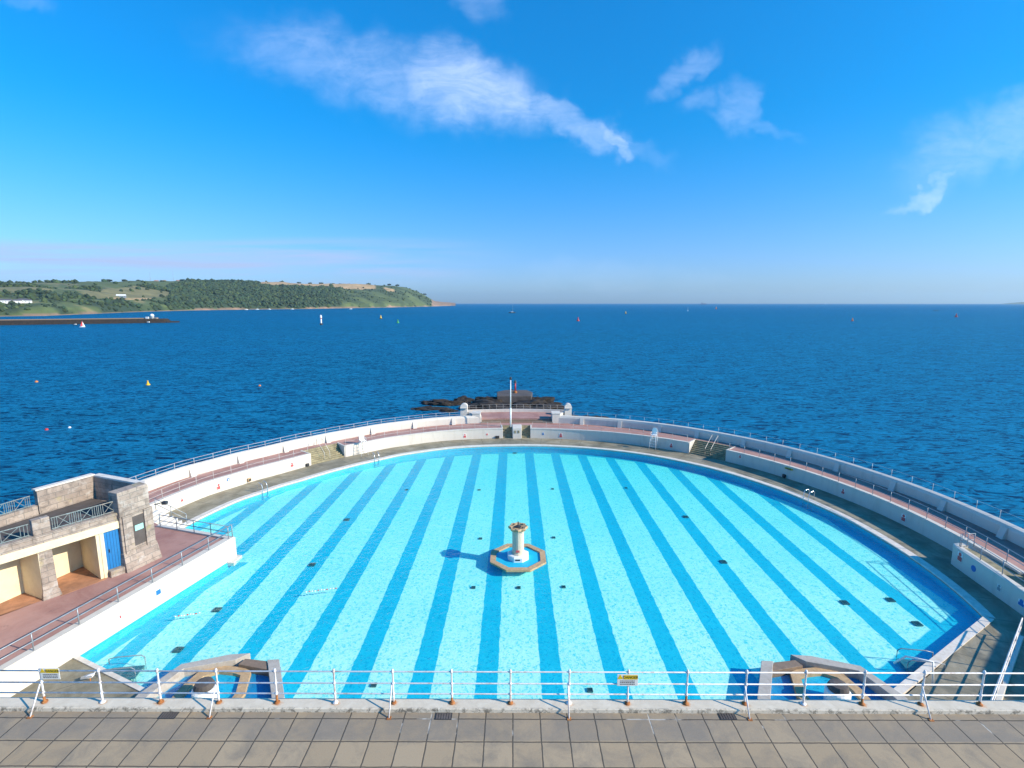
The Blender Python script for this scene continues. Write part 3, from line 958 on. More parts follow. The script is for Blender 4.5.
wr0, wr1 = (30.45, 33.2), (28.55, 20.6)
railing('railing', [wr0, wr1], [lerp(wr0, wr1, i / 7) for i in range(8)], lambda t: PZ + 0.06, 0.9, (0.45, 0.9),
        'dark two-bar railing on top of the round-nosed wing wall', 'railings at the right ramp', M['rail_grey'])
railing('railing', [(30.45, 33.3), (31.5, 33.4)], [(30.45, 33.3), (31.0, 33.35), (31.5, 33.4)], lambda t: PZ + 0.06, 0.9, (0.45, 0.9),
        'short cross railing behind the nose of the wing wall', 'railings at the right ramp', M['rail_grey'])

# low white wall with a railing at the lower right
ka, kb = (27.0, 25.3), (17.0, 16.9)
t = thing('ramp_kerb_wall', (ka[0], ka[1], DZ), 'low white kerb wall crossing the deck at the lower right corner', 'wall')
MB().span((*ka, DZ + 0.15), (*kb, DZ + 0.15), 0.34, 0.3).build('wall_face', M['white'], t, origin=t.location, bevel=0.02)
railing('railing', [ka, kb], [lerp(ka, kb, k / 7) for k in range(8)], lambda t_: DZ + 0.28, 1.0, (0.5, 1.0),
        'pale two-bar railing on the low kerb wall at the lower right corner', 'railings at the right ramp', M['rail_white'], 0.03, 0.03)
# unseen pavilion added right of the frame, shaped to cast shade on the deck
base = (36.5, 19.5, DZ)
t = thing('added_shade_pavilion', base, 'unseen granite pavilion added right of the frame to shade the deck', 'building')
MB().prism([(39.0, 22.9), (34.1, 18.8), (34.1, 14.4), (46, 14.4), (46, 21.5)], -1.0, 6.5).build('wall', M['granite'], t, origin=base)
MB().prism([(39.1, 23.1), (33.9, 18.9), (33.9, 14.3), (46.2, 14.3), (46.2, 21.7)], 6.5, 6.75).build('coping', M['pale_coping'], t, origin=base, bevel=0.03)
pe = (Vector((39.0, 22.9)) - Vector((34.1, 18.8))).normalized(); pn_ = Vector((-pe.y, pe.x))
for k in (0.7, 2.7, 4.7):
    a_ = Vector((34.1, 18.8)) + pe * k
    w_ = MB().prism([tuple(a_ + pn_ * 0.02), tuple(a_ + pe * 1.1 + pn_ * 0.02), tuple(a_ + pe * 1.1 - pn_ * 0.1), tuple(a_ - pn_ * 0.1)], 1.6, 3.9).build('door', M['blue_door'], t, origin=base)

# ---------------------------------------------------------------- left terrace
TP = [(-19.95, 34.25), (-26.35, 36.35), (-27.0, 36.9), (*rp(31.2, -84),), (*rp(34.9, -86),), (-36.5, 36.5), (-36.5, 12), (-25.0, 12), (-22.7, 23.6)]
mb = MB().prism(TP, -5.0, PZ)
mb.build('sun_terrace', M['mauve'], kind='structure')
wa, wb_ = Vector((-19.78, 34.49)), Vector((-22.26, 23.95))
d = (wb_ - wa).normalized(); nn = Vector((d.y, -d.x))
if nn.x < 0: nn = -nn
wc = wa + d * 23.0
t = thing('terrace_wall', (wa.x, wa.y, 0), 'tall sloping white wall between the mauve sun terrace and the pool', 'wall')
bot = [tuple(wa + nn * 0.02), tuple(wc + nn * 0.02), tuple(wc - nn * 0.6), tuple(wa - nn * 0.6)]
top = [tuple(wa - nn * 0.10 - d * 0.02), tuple(wc - nn * 0.24), tuple(wc - nn * 0.6), tuple(wa - nn * 0.6)]
MB().prism(bot, -1.2, PZ + 0.10, top).build('wall_face', M['white'], t, origin=t.location)
we = Vector((-26.5, 36.62))
MB().prism([tuple(wa + Vector((0, .02))), tuple(we), (-26.65, 36.3), tuple(wa - nn * 0.5 - Vector((0, .3)))], -1.2, PZ + 0.098).build('end_wall', M['white'], t, origin=t.location)
MB().prism([tuple(wa + nn * 0.30 + Vector((0, .25))), tuple(wa + nn * 0.30 - Vector((0, 0.9))), tuple(wa + Vector((-.2, -0.9))), tuple(wa + Vector((-.3, .25)))], 0.0, 0.24).build('ledge', M['white'], t, origin=t.location)

r0 = wa - nn * 0.22; r1 = wc - nn * 0.36
pts = [tuple(r0 + (r1 - r0) * (i / 11.0)) for i in range(12)]
railing('railing', [tuple(r0), tuple(r1)], pts, lambda t: PZ + 0.1, 0.9, (0.45, 0.9),
        'grey two-bar railing along the pool side of the sun terrace', 'railings of the sun terrace', M['rail_grey'], 0.03, 0.03)
e0 = (-19.98, 34.2); e1 = (-26.3, 36.25)
railing('railing', [e0, e1], [lerp(e0, e1, k) for k in (0.02, 0.26, 0.5, 0.75, 1.0)], lambda t: PZ + 0.1, 0.9, (0.45, 0.9),
        'grey two-bar railing across the seaward end of the sun terrace', 'railings of the sun terrace', M['rail_grey'], 0.026, 0.028)
# corner steps down from promenade to deck
t = thing('corner_steps', (-27.2, 38.6, DZ), 'small white-edged steps in the left corner beyond the terrace', 'stairs')
s = MB(); s2 = MB()
for i in range(7):
    z = PZ - 0.002 - (PZ - DZ) * i / 7.0
    x0 = -28.9 + 0.33 * i
    s.box((x0 + 0.165, 38.3, (z + DZ - 0.3) / 2), (0.33, 2.6, z - DZ + 0.3))
    s2.box((x0 + 0.30, 38.3, z + 0.006), (0.09, 2.6, 0.02))
s.build('steps', M['white'], t, origin=t.location); s2.build('nosings', M['pure_white'], t, origin=t.location)
railing('handrail', [(-29.0, 39.7), (-26.6, 39.7)], [(-29.0, 39.7), (-27.8, 39.7), (-26.6, 39.7)], lambda q_: PZ - (PZ - DZ) * q_, 0.9, (0.45, 0.9),
        'sloping grey handrail on the far side of the corner steps', 'handrails of the corner steps', M['rail_grey'])
railing('handrail', [(-29.0, 37.3), (-26.6, 37.3)], [(-29.0, 37.3), (-27.8, 37.3), (-26.6, 37.3)], lambda q_: PZ - (PZ - DZ) * q_, 0.9, (0.45, 0.9),
        'sloping grey handrail on the terrace side of the corner steps', 'handrails of the corner steps', M['rail_grey'])

# ---------------------------------------------------------------- stone building with shelters
FP = Vector((-26.36, 26.74)); fe = Vector((.54, .84)).normalized(); fn = Vector((fe.y, -fe.x))   # fn points to the pool
def F(t_, o=0.0): v = FP + fe * t_ + fn * o; return (v.x, v.y)
tower = [(-24.08, 29.81), (-23.46, 31.58), (-24.3, 32.1), (-24.9, 30.2)]
OB = (-26.36, 26.74, PZ)
t = thing('stone_shelter', OB, 'granite pavilion with cream shelter bays, blue door and roof terrace on the left', 'building')
# back walls of bays, cream
b = MB()
k1 = Vector((-27.2, 30.7)); k2 = Vector((-27.75, 29.0)); k3 = Vector((-28.21, 27.5)); k4 = Vector((-28.7, 25.7)); k5 = Vector((-30.5, 20.0))
def wallseg(b, p, q, th, z0, z1):
    p = Vector(p); q = Vector(q); dd = (q - p).normalized(); nrm_ = Vector((-dd.y, dd.x)) * th
    b.prism([tuple(p), tuple(q), tuple(q + nrm_), tuple(p + nrm_)], z0, z1)
wallseg(b, k1, k5, -0.25, PZ - 0.1, 4.6)
b.build('bay_back_wall', M['cream'], t, origin=OB)
b = MB(); wallseg(b, F(2.82), tuple(k1 + Vector((-.1, 0))), 0.2, PZ - 0.1, 4.6); b.build('bay_side_wall', M['cream'], t, origin=OB)
b = MB(); wallseg(b, F(-0.02), tuple(k3 + Vector((-.1, 0))), -0.62, PZ - 0.1, 4.6); b.build('bay_side_wall', M['cream'], t, origin=OB)
b = MB().prism([F(2.80, 0.04), F(3.0, 0.04), F(3.0, -0.2), F(2.80, -0.2)], PZ - 0.1, 4.6); b.build('door_jamb', M['cream'], t, origin=OB)
dr_ = MB().prism([F(3.0, 0.0), F(4.05, 0.0), F(4.05, -0.14), F(3.0, -0.14)], 2.02, 4.55).build('door', M['blue_door'], t, origin=OB)
hp = F(3.2, 0.04)
MB().tube([(hp[0], hp[1], 3.1), (hp[0], hp[1], 3.3)], 0.025, 6).build('door_handle', M['dark'], dr_, origin=OB)
pn = MB()
for i in range(1, 7):
    pn.prism([F(3.0 + 0.15 * i, 0.006), F(3.0 + 0.15 * i + .012, 0.006), F(3.0 + 0.15 * i + .012, -0.02), F(3.0 + 0.15 * i, -0.02)], 2.05, 4.5)
pn.build('door_boards', M['glass_dark'], dr_, origin=OB)
MB().prism([F(3.02, 0.35), F(4.2, 0.35), F(4.2, -0.1), F(3.02, -0.1)], PZ - 0.1, 2.0).build('door_step', M['granite'], t, origin=OB, bevel=0.03)
MB().prism([F(-0.05, 0.02), F(0.66, 0.02), F(0.66, -0.5), F(-0.05, -0.5)], PZ - 0.1, 4.46, [F(0.0, 0.0), F(0.6, 0.0), F(0.6, -0.5), F(0, -0.5)]).build('pier', M['granite'], t, origin=OB, bevel=0.03)
MB().prism([F(-0.1, 0.12), F(0.76, 0.12), F(0.70, -0.4), F(-0.08, -0.4)], PZ - 0.1, 2.0, [F(-0.05, 0.04), F(0.68, 0.04), F(0.66, -0.4), F(-0.05, -0.4)]).build('pier_base', M['granite'], t, origin=OB)
# roof and beams
back = [(-28.75, 33.35), (-30.42, 28.81), (-32.2, 23.5), (-34.5, 17.5)]
MB().prism([F(-11.0, 0.0), F(4.1, 0.0), (-24.9, 32.2), *back], 4.62, 5.0).build('roof_slab', M['granite'], t, origin=OB)
rf = MB().prism([F(-11.0, -0.3), F(4.0, -0.3), (-25.1, 32.0), *[(x_ + .1, y_) for x_, y_ in back]], 5.0, 5.006).build('roof_floor', M['old_concrete'], t, origin=OB)
MB().prism([F(-11.0, 0.13), F(4.15, 0.13), F(4.15, -0.25), F(-11.0, -0.25)], 4.46, 4.92).build('lintel_band', M['cream'], t, origin=OB, bevel=0.02)
MB().prism([F(-11.0, 0.08), F(4.1, 0.08), F(4.1, -0.28), F(-11.0, -0.28)], 4.92, 5.30).build('fascia', M['granite'], t, origin=OB)
MB().prism([F(-11.0, 0.16), F(4.1, 0.16), F(4.1, -0.32), F(-11.0, -0.32)], 5.30, 5.46).build('sill_coping', M['granite'], t, origin=OB, bevel=0.02)
MB().prism([F(-0.10, 0.10), F(0.66, 0.10), F(0.66, -0.30), F(-0.10, -0.30)], 5.46, 6.34).build('roof_pier', M['granite'], t, origin=OB, bevel=0.03)
# tower pier
tw = MB().prism(tower, PZ - 0.1, 6.65)
tw.build('tower_pier', M['granite'], t, origin=OB, bevel=0.04)
te = Vector((.33, .94)).normalized(); tn = Vector((te.y, -te.x)); T0 = Vector((-24.08, 29.81))
def TW(a, o): v = T0 + te * a + tn * o; return (v.x, v.y)
MB().prism([TW(-0.1, 0.30), TW(2.14, 0.30), TW(2.14, -0.3), TW(-0.1, -0.3)], PZ - 0.1, 2.75, [TW(-0.02, 0.05), TW(2.06, 0.05), TW(2.06, -0.3), TW(-0.02, -0.3)]).build('battered_base', M['granite'], t, origin=OB)
MB().prism([TW(-0.02, 0.08), TW(1.86, 0.08), TW(1.86, -0.75), TW(-0.02, -0.75)], 5.15, 6.72).build('tower_cap', M['granite'], t, origin=OB, bevel=0.04)
for a_ in (0.12, 1.42):
    MB().prism([TW(a_, 0.09), TW(a_ + 0.55, 0.09), TW(a_ + 0.55, -0.1), TW(a_, -0.1)], 2.7, 5.14).build('pilaster', M['granite'], t, origin=OB)
MB().prism([TW(0.70, 0.035), TW(1.40, 0.035), TW(1.40, -0.1), TW(0.70, -0.1)], 3.0, 4.9).build('recess_panel', M['old_concrete'], t, origin=OB)
# rear parapets on the roof
b = MB(); wallseg(b, (-28.55, 33.62), (-29.72, 30.65), -0.35, 4.6, 6.52); b.build('high_parapet', M['granite'], t, origin=OB)
b = MB(); wallseg(b, (-28.50, 33.67), (-29.76, 30.62), -0.42, 6.52, 6.62); b.build('parapet_coping', M['lip'], t, origin=OB)
b = MB(); wallseg(b, (-29.74, 30.6), (-34.2, 17.2), -0.35, 4.6, 5.62); b.build('low_parapet', M['granite'], t, origin=OB)
b = MB(); wallseg(b, (-24.1, 31.9), (-28.62, 33.62), -0.35, 1.5, 6.45); b.build('end_wall', M['granite'], t, origin=OB)
b = MB(); wallseg(b, (-24.1, 31.92), (-28.64, 33.64), -0.42, 6.45, 6.55); b.build('parapet_coping', M['lip'], t, origin=OB)
b = MB(); wallseg(b, (-28.95, 33.9), (-34.6, 17.2), -0.3, -1, 4.62); b.build('rear_wall', M['granite'], t, origin=OB)
MB().prism([F(-11, -0.1), F(-0.02, -0.1), tuple(k3), tuple(k5)], PZ, PZ + 0.012).build('bay_floor', M['terracotta_floor'], t, origin=OB)
MB().prism([F(0.62, 0.25), F(2.85, 0.25), tuple(k1), tuple(k2)], PZ, PZ + 0.012).build('bay_floor', M['terracotta_floor'], t, origin=OB)
vp_ = k4 + (k3 - k4) * 0.15
MB().box((vp_.x + 0.02, vp_.y, 3.35), (0.06, 0.5, 0.22), math.atan2(1.8, .5) - R(90)).build('wall_vent', M['black'], t, origin=OB)

def lattice(p, q, z0, z1, label, ndiv):
    p = Vector((*p, 0)); q = Vector((*q, 0)); base = (p.x, p.y, z0)
    t2 = thing('lattice_railing', base, label, 'railing', 'ornamental lattice railings on the roof terrace')
    L = (q - p).length
    n_ = ndiv
    f_ = MB(); u = (q - p) / L
    zz = Vector((0, 0, 1))
    for z in (z0 + 0.06, z1): f_.tube([p + zz * z, q + zz * z], 0.028, 5)
    f_.build('rail', M['lattice'], t2, origin=base)
    for i in range(n_):
        a_ = p + u * (L * i / n_); b_ = p + u * (L * (i + 1) / n_)
        w = (b_ - a_)
        pm = MB()
        for k in (0.04, 0.14, 0.24, 0.76, 0.86, 0.96):
            pm.tube([a_ + w * k + zz * z0, a_ + w * k + zz * z1], 0.018, 5)
        pm.tube([a_ + w * 0.26 + zz * (z0 + .1), a_ + w * 0.74 + zz * z1], 0.018, 5)
        pm.tube([a_ + w * 0.26 + zz * z1, a_ + w * 0.74 + zz * (z0 + .1)], 0.018, 5)
        pm.build('cross_panel', M['lattice'], t2, origin=base)
lattice(F(0.75, -0.1), F(4.0, -0.1), 5.46, 6.15, 'cross-patterned iron railing between the roof pier and the tower', 3)
lattice(F(-3.2, -0.1), F(-0.2, -0.1), 5.46, 6.15, 'greenish cross-patterned iron railing left of the roof pier', 2)
lattice((-31.0, 27.4), (-29.95, 30.4), 5.62, 6.3, 'cross-patterned iron railing on the seaward parapet of the roof terrace', 3)
# teal notice on tower
nt = MB().prism([TW(0.80, 0.06), TW(1.32, 0.06), TW(1.32, 0.03), TW(0.80, 0.03)], 3.95, 4.3)
o = nt.build('notice', M['sign_teal'], origin=(*TW(1.0, .05), 4.1)); tag(o, 'small teal notice on the granite tower pier', 'notice')
# lamp on the tower corner
lp = TW(2.12, 0.1)
t = thing('wall_lamp', (lp[0], lp[1], 5.2), 'dark bracket floodlight on the corner of the granite tower', 'lamp')
MB().tube([(lp[0], lp[1], 5.2), (lp[0] + .45, lp[1] + .1, 5.3)], 0.03, 6).build('bracket', M['dark'], t, origin=t.location)
MB().box((lp[0] + .6, lp[1] + .12, 5.28), (0.3, 0.24, 0.2)).build('lamp_box', M['dark'], t, origin=t.location, bevel=0.02)

# ---------------------------------------------------------------- fountain
FX, FY = 0.30, 34.45
t = thing('fountain', (FX, FY, 0), 'white column fountain on an octagonal blue basin in the middle of the pool', 'fountain')
o8 = R(22.5)
fo = (FX, FY, 0)
RO = 2.12
MB().lathe([(1.2, -1.3), (1.3, -0.25), (RO - 0.12, 0.16)], fo, 8, a0=o8).build('basin_wall', M['basin_blue'], t, origin=fo)
ring = MB()
pr_ = [(RO, 0.16), (RO, 0.30), (RO - 0.42, 0.30), (RO - 0.42, 0.16)]
b0 = 0
for (r_, z_) in pr_:
    for k in range(8): ring.v.append(Vector((FX + r_ * math.cos(o8 + k * math.pi / 4), FY + r_ * math.sin(o8 + k * math.pi / 4), z_)))
for i in range(4):
    for k in range(8):
        k2 = (k + 1) % 8; i2 = (i + 1) % 4
        ring.f.append([i * 8 + k, i * 8 + k2, i2 * 8 + k2, i2 * 8 + k])
ring.build('basin_coping', M['tan_stone'], t, origin=fo)
MB().lathe([(RO - 0.43, 0.10), (RO - 0.43, 0.20)], fo, 8, a0=o8).build('basin_floor', M['basin_blue'], t, origin=fo)
MB().lathe([(0.80, 0.16), (0.80, 0.50), (0.72, 0.55), (0.60, 0.56)], fo, 8, a0=o8).build('plinth', M['pure_white'], t, origin=fo, bevel=0.02)
MB().lathe([(0.46, 0.55), (0.46, 0.62), (0.40, 0.66), (0.40, 2.15), (0.44, 2.2), (0.44, 2.3)], fo, 20, rfun=lambda a: 1 + 0.03 * abs(math.cos(6 * a))).build('shaft', M['cream_plaster'], t, origin=fo)
MB().lathe([(0.44, 2.3), (0.62, 2.40), (0.66, 2.52), (0.60, 2.58), (0.25, 2.50)], fo, 32, rfun=lambda a: 1 + 0.09 * math.cos(8 * a)).build('bowl', M['tan_stone'], t, origin=fo)
MB().lathe([(0.22, 2.50), (0.22, 2.56), (0.05, 2.60), (0.035, 2.9), (0.02, 2.92)], fo, 10).build('spout', M['dark'], t, origin=fo)
for k in range(4):
    an = R(45 + 90 * k)
    MB().lathe([(0.05, 0), (0.07, 0.05), (0.02, 0.07)], (FX + .42 * math.cos(an), FY + .42 * math.sin(an), 2.55), 8).build('jet', M['dark'], t, origin=fo)
MB().box((FX - 0.03, FY - 0.42, 0.86), (0.26, 0.05, 0.14)).build('notice_plate', M['sign_red'], t, origin=fo)
MB().box((FX - 0.03, FY - 0.745, 0.38), (0.34, 0.02, 0.09)).build('number_plate', M['dark'], t, origin=fo)

# ---------------------------------------------------------------- near cascades
def cascade(sx, label):
    X0 = 0.3
    mp = lambda pts: [(X0 + sx * (x_ - X0), y_) for x_, y_ in pts]
    cx_, cy_ = X0 + sx * 14.0, 21.0
    base = (cx_, cy_, 0)
    t = thing('cascade_basin', base, label, 'fountain', 'cascade basins at the near edge of the pool')
    out = [(11.0, 18.0), (10.95, 20.8), (12.25, 23.3), (14.1, 23.75), (15.0, 23.65), (17.0, 22.85), (17.5, 20.9), (17.5, 18.0)]
    MB().prism(mp(out), -1.0, 0.12).build('basin_floor', M['basin_deep'], t, origin=base)
    def slab(pts, z0, z1, m_, nm):
        MB().prism(mp(pts), z0, z1).build(nm, m_, t, origin=base, bevel=0.02)
    slab([(10.98, 18.0), (10.93, 20.8), (12.30, 23.30), (12.87, 23.25), (11.50, 20.75), (11.45, 18.0)], -0.9, 0.56, M['pale_coping'], 'side_slab')
    slab([(10.3, 20.35), (10.92, 20.79), (10.94, 18.0), (10.3, 18.0)], -0.9, 0.35, M['pale_coping'], 'side_step')
    slab([(12.5, 22.62), (12.88, 23.24), (14.05, 23.42), (14.2, 23.0)], -0.9, 0.50, M['brown_coping'], 'spillway')
    slab([(13.95, 23.72), (14.95, 23.62), (16.95, 22.90), (17.65, 20.9), (17.65, 18.0), (17.15, 18.0), (17.12, 20.85), (16.62, 22.58), (14.45, 23.22)], -0.9, 0.58, M['pale_coping'], 'long_slab')
    ino = [(13.2, 18.0), (13.0, 21.3), (13.45, 22.75), (14.0, 23.0), (15.1, 23.12), (15.95, 22.75), (16.2, 21.6), (16.1, 18.0)]
    inn = [(13.6, 18.0), (13.42, 21.3), (13.8, 22.45), (14.25, 22.6), (15.0, 22.7), (15.55, 22.4), (15.75, 21.55), (15.7, 18.0)]
    rg = MB(); a_, b_ = mp(ino), mp(inn)
    for i in range(len(ino) - 1):
        rg.prism([a_[i], a_[i + 1], b_[i + 1], b_[i]], 0.05, 0.34)
    rg.build('inner_coping', M['tan_stone'], t, origin=base)
    MB().prism(mp(inn), 0.05, 0.18).build('inner_basin_floor', M['basin_blue'], t, origin=base)
    c_ = (X0 + sx * (14.65 - X0), 21.0, 0.18)
    MB().lathe([(0.52, 0), (0.52, 0.62), (0.46, 0.68)], c_, 20).build('drum', M['pure_white'], t, origin=base)
    MB().lathe([(0.42, 0.69), (0.44, 0.78), (0.36, 0.95), (0.2, 0.98)], c_, 16).build('drum_cap', M['old_concrete'], t, origin=base)
cascade(1, 'stone-rimmed cascade basin at the near right edge of the pool')
cascade(-1, 'stone-rimmed cascade basin at the near left edge of the pool')

# ---------------------------------------------------------------- floor grates
GR = [(-17.7, 28.3, 'farther one beside the terrace wall'), (-17.7, 24.7, 'nearer one beside the terrace wall'),
      (-14.1, 33.7, 'left of fountain and level with it'), (-14.1, 41.3, 'left half beyond the fountain'),
      (-10.5, 48.4, 'leftmost of the far row'), (-3.4, 48.4, 'far row, left of the central lane'), (3.8, 48.7, 'far row, right of the central lane'),
      (11.1, 49.0, 'rightmost of the far row'), (-2.6, 37.8, 'just beyond the fountain on its left'), (3.1, 38.0, 'just beyond the fountain on its right'),
      (-2.6, 30.8, 'left of three before the fountain'), (0.3, 30.8, 'middle of three before the fountain'),
      (3.2, 30.9, 'right of three before the fountain'), (14.7, 42.0, 'right half beyond the fountain'), (14.8, 34.2, 'right half, level with the fountain'),
      (23.2, 29.5, 'near the right corner, farther of two'), (23.0, 27.1, 'near the right corner, nearer of two'), (0.1, 61.0, 'at the far wall below the flagpole'),
      (-6.7, 22.2, 'near edge left of centre'), (3.6, 21.9, 'near edge beside the warning sign'), (20.2, 29.2, 'small one left of the corner pair')]
proto = None
for i, (x_, y_, lb) in enumerate(GR):
    k_ = 1 + FD(y_) / 18.1; X_, Y_ = x_ * k_, y_ * k_
    lab = 'dark floor grate on the pool bottom, ' + lb
    if proto is None:
        proto = thing('floor_grate', (X_, Y_, -FD(Y_) + 0.01), lab, 'grate', 'dark grates on the pool bottom')
        w = 0.19
        f_ = MB()
        for p_, d_ in (((0, w, .03), (2 * w, .06, .05)), ((0, -w, .03), (2 * w, .06, .05)), ((w, 0, .03), (.06, 2 * w, .05)), ((-w, 0, .03), (.06, 2 * w, .05))): f_.box(p_, d_)
        f_.build('frame', M['grate'], proto)
        f_ = MB(); f_.box((0, 0, 0.015), (2 * w - .05, 2 * w - .05, 0.02))
        for k in range(7): f_.box((-0.15 + 0.05 * k, 0, 0.035), (0.02, 2 * w - .08, 0.03))
        f_.build('bars', M['grate'], proto)
    else:
        c_ = copy_tree(proto, (X_, Y_, -FD(Y_) + 0.01), 0, lab)
        if (30 < y_ < 50 and abs(x_) < 12) or y_ < 23: c_.scale = (0.62, 0.62, 1)

# short strings of red and white floats drifting on the pool
def float_line(p0_, p1_, n_, label):
    t = thing('float_line', (p0_[0], p0_[1], WZ), label, 'float line', 'strings of floats on the pool')
    MB().tube([(*lerp(p0_, p1_, k / 6), WZ + 0.03) for k in range(7)], 0.012, 5).build('rope', M['rail_pale'], t, origin=t.location)
    for k in range(n_):
        c_ = lerp(p0_, p1_, (k + .5) / n_)
        MB().lathe([(0.01, -0.03), (0.045, -0.015), (0.045, 0.02), (0.01, 0.04)], (c_[0], c_[1] + 0.03 * math.sin(k * 1.7), WZ + 0.03), 8).build('float', M['red'] if k % 3 == 1 else M['pure_white'], t, origin=t.location)


float_line((-19.6, 27.3), (-18.3, 27.7), 9, 'short red and white string of floats beside the terrace wall')
float_line((-13.1, 29.9), (-11.2, 30.4), 11, 'thin red and white string of floats farther out on the left side')

# ---------------------------------------------------------------- pool ladders
def ladder_at(a, label, grp='steel pool ladders'):
    x_, y_ = rp(27.6, a)
    rz = -R(a)
    t = thing('pool_ladder', (x_, y_, DZ + .05), label, 'ladder', grp, rz)
    for s_ in (-0.27, 0.27):
        MB().tube([(s_, 0.35, 0), (s_, 0.33, 0.75), (s_, 0.1, 0.9), (s_, -0.25, 0.75), (s_, -0.33, 0.2), (s_, -0.33, -1.1)], 0.028, 8).build('handrail', M['steel'], t, smooth=True)
    for z_ in (-0.5, -0.8, -1.1):
        MB().box((0, -0.33, z_), (0.54, 0.1, 0.03)).build('rung', M['steel'], t)
    return t
ladder_at(-65.5, 'steel pool ladder on the left of the deck below the curved white wall')
ladder_at(-38.1, 'steel pool ladder just right of the sunlit left stairs')
ladder_at(70.2, 'steel pool ladder on the shaded right side of the deck')

# lifeguard chairs
def guard_chair(a, label):
    x_, y_ = rp(30.4, a)
    t = thing('lifeguard_chair', (x_, y_, DZ), label, 'lifeguard chair', 'white lifeguard chairs', -R(a))
    for sx in (-1, 1):
        for sy in (-1, 1):
            MB().tube([(sx * 0.42, sy * 0.42, 0), (sx * 0.30, sy * 0.28, 1.75)], 0.03, 6).build('leg', M['pure_white'], t, smooth=True)
    for z_ in (0.35, 0.7, 1.05, 1.4):
        MB().tube([(-0.4 + z_ * .06, -0.4 + z_ * .07, z_), (0.4 - z_ * .06, -0.4 + z_ * .07, z_)], 0.022, 6).build('rung', M['pure_white'], t)
    MB().box((0, 0, 1.78), (0.62, 0.6, 0.06)).build('seat', M['pure_white'], t, bevel=0.02)
    b = MB()
    pl_ = [(-0.31, 1.8), (-0.31, 2.35), (-0.22, 2.55), (0, 2.62), (0.22, 2.55), (0.31, 2.35), (0.31, 1.8)]
    for yy in (0.26, 0.32):
        for (u, z_) in pl_: b.v.append(Vector((u, yy, z_)))
    k = len(pl_); b.f.append(list(range(k))); b.f.append([k + i for i in range(k)][::-1])
    for i in range(k): j = (i + 1) % k; b.f.append([i, j, k + j, k + i])
    b.build('backrest', M['pure_white'], t)
    for sx in (-1, 1):
        MB().tube([(sx * 0.31, 0.28, 2.08), (sx * 0.31, -0.28, 2.08), (sx * 0.31, -0.28, 1.8)], 0.025, 6).build('armrest', M['pure_white'], t)
guard_chair(-38.8, 'tall white lifeguard chair against the white wall beside the left stairs')
guard_chair(31.9, 'tall white lifeguard chair against the shaded wall left of the right stairs')

# hoist frames / entry platforms near the two near corners
def entry_platform(x_, y_, rz, label):
    t = thing('entry_platform', (x_, y_, 0.0), label, 'pool steps', 'railed entry platforms at the near corners', rz)
    MB().box((0, 0, 0.02), (1.5, 0.9, 0.06)).build('platform', M['teal_deck'], t)
    for sy in (-0.45, 0.45):
        MB().tube([(-0.8, sy, -0.5), (-0.8, sy, 0.5), (-0.65, sy, 0.62), (0.5, sy, 0.62), (0.85, sy, 0.55), (0.85, sy, 0.3)], 0.024, 8).build('handrail', M['rail_grey'], t, smooth=True)
    for sx in (-0.7, 0.7):
        for sy in (-0.45, 0.45):
            MB().tube([(sx, sy, -0.6), (sx, sy, 0.0)], 0.03, 6).build('leg', M['rail_grey'], t)
entry_platform(20.4, 23.6, R(-8), 'grey railed entry platform in the water at the near right corner')
entry_platform(-19.3, 22.95, R(188), 'grey railed entry platform in the water at the near left corner')
t = thing('grab_rail', (19.7, 22.2, DZ), 'thick white bent grab rail beside the near right entry platform', 'handrail')
MB().tube([(19.7, 21.9, DZ), (19.75, 22.1, 1.4), (19.1, 22.9, 1.1), (18.8, 23.2, 0.5)], 0.05, 8).build('rail', M['pure_white'], t, origin=t.location, smooth=True)

# gull standing on the near left deck
gx, gy = -20.2, 22.1
t = thing('seagull', (gx, gy, DZ), 'white gull standing on the damp deck at the lower left', 'gull')
b = MB()
prof = [(-0.26, 0.02, 0.20), (-0.18, 0.05, 0.22), (-0.05, 0.09, 0.23), (0.08, 0.10, 0.24), (0.17, 0.07, 0.29), (0.20, 0.05, 0.36), (0.22, 0.05, 0.40), (0.26, 0.03, 0.405), (0.28, 0.008, 0.40)]
nn_ = 10
for (u, r_, z_) in prof:
    for k in range(nn_):
        an = 2 * math.pi * k / nn_
        b.v.append(Vector((u, r_ * math.cos(an), z_ + r_ * math.sin(an))))
for i in range(len(prof) - 1):
    for k in range(nn_):
        k2 = (k + 1) % nn_; b.f.append([i * nn_ + k, i * nn_ + k2, (i + 1) * nn_ + k2, (i + 1) * nn_ + k])
b.f.append(list(range(nn_))[::-1]); b.f.append([(len(prof) - 1) * nn_ + k for k in range(nn_)])
b.build('body', M['gull_white'], t, smooth=True)
for sy in (-1, 1):
    MB().prism([(-0.34, sy * 0.05), (-0.1, sy * 0.105), (0.1, sy * 0.11), (0.05, sy * 0.06)], 0.22, 0.30).build('wing', M['gull_grey'], t)
    MB().tube([(0.0, sy * 0.04, 0.18), (0.01, sy * 0.04, 0.0)], 0.008, 5).build('leg', M['orange'], t)
MB().tube([(0.27, 0, 0.40), (0.34, 0, 0.385)], 0.014, 6, r2=0.005).build('beak', M['yellow'], t)
t.rotation_euler = (0, 0, R(30))

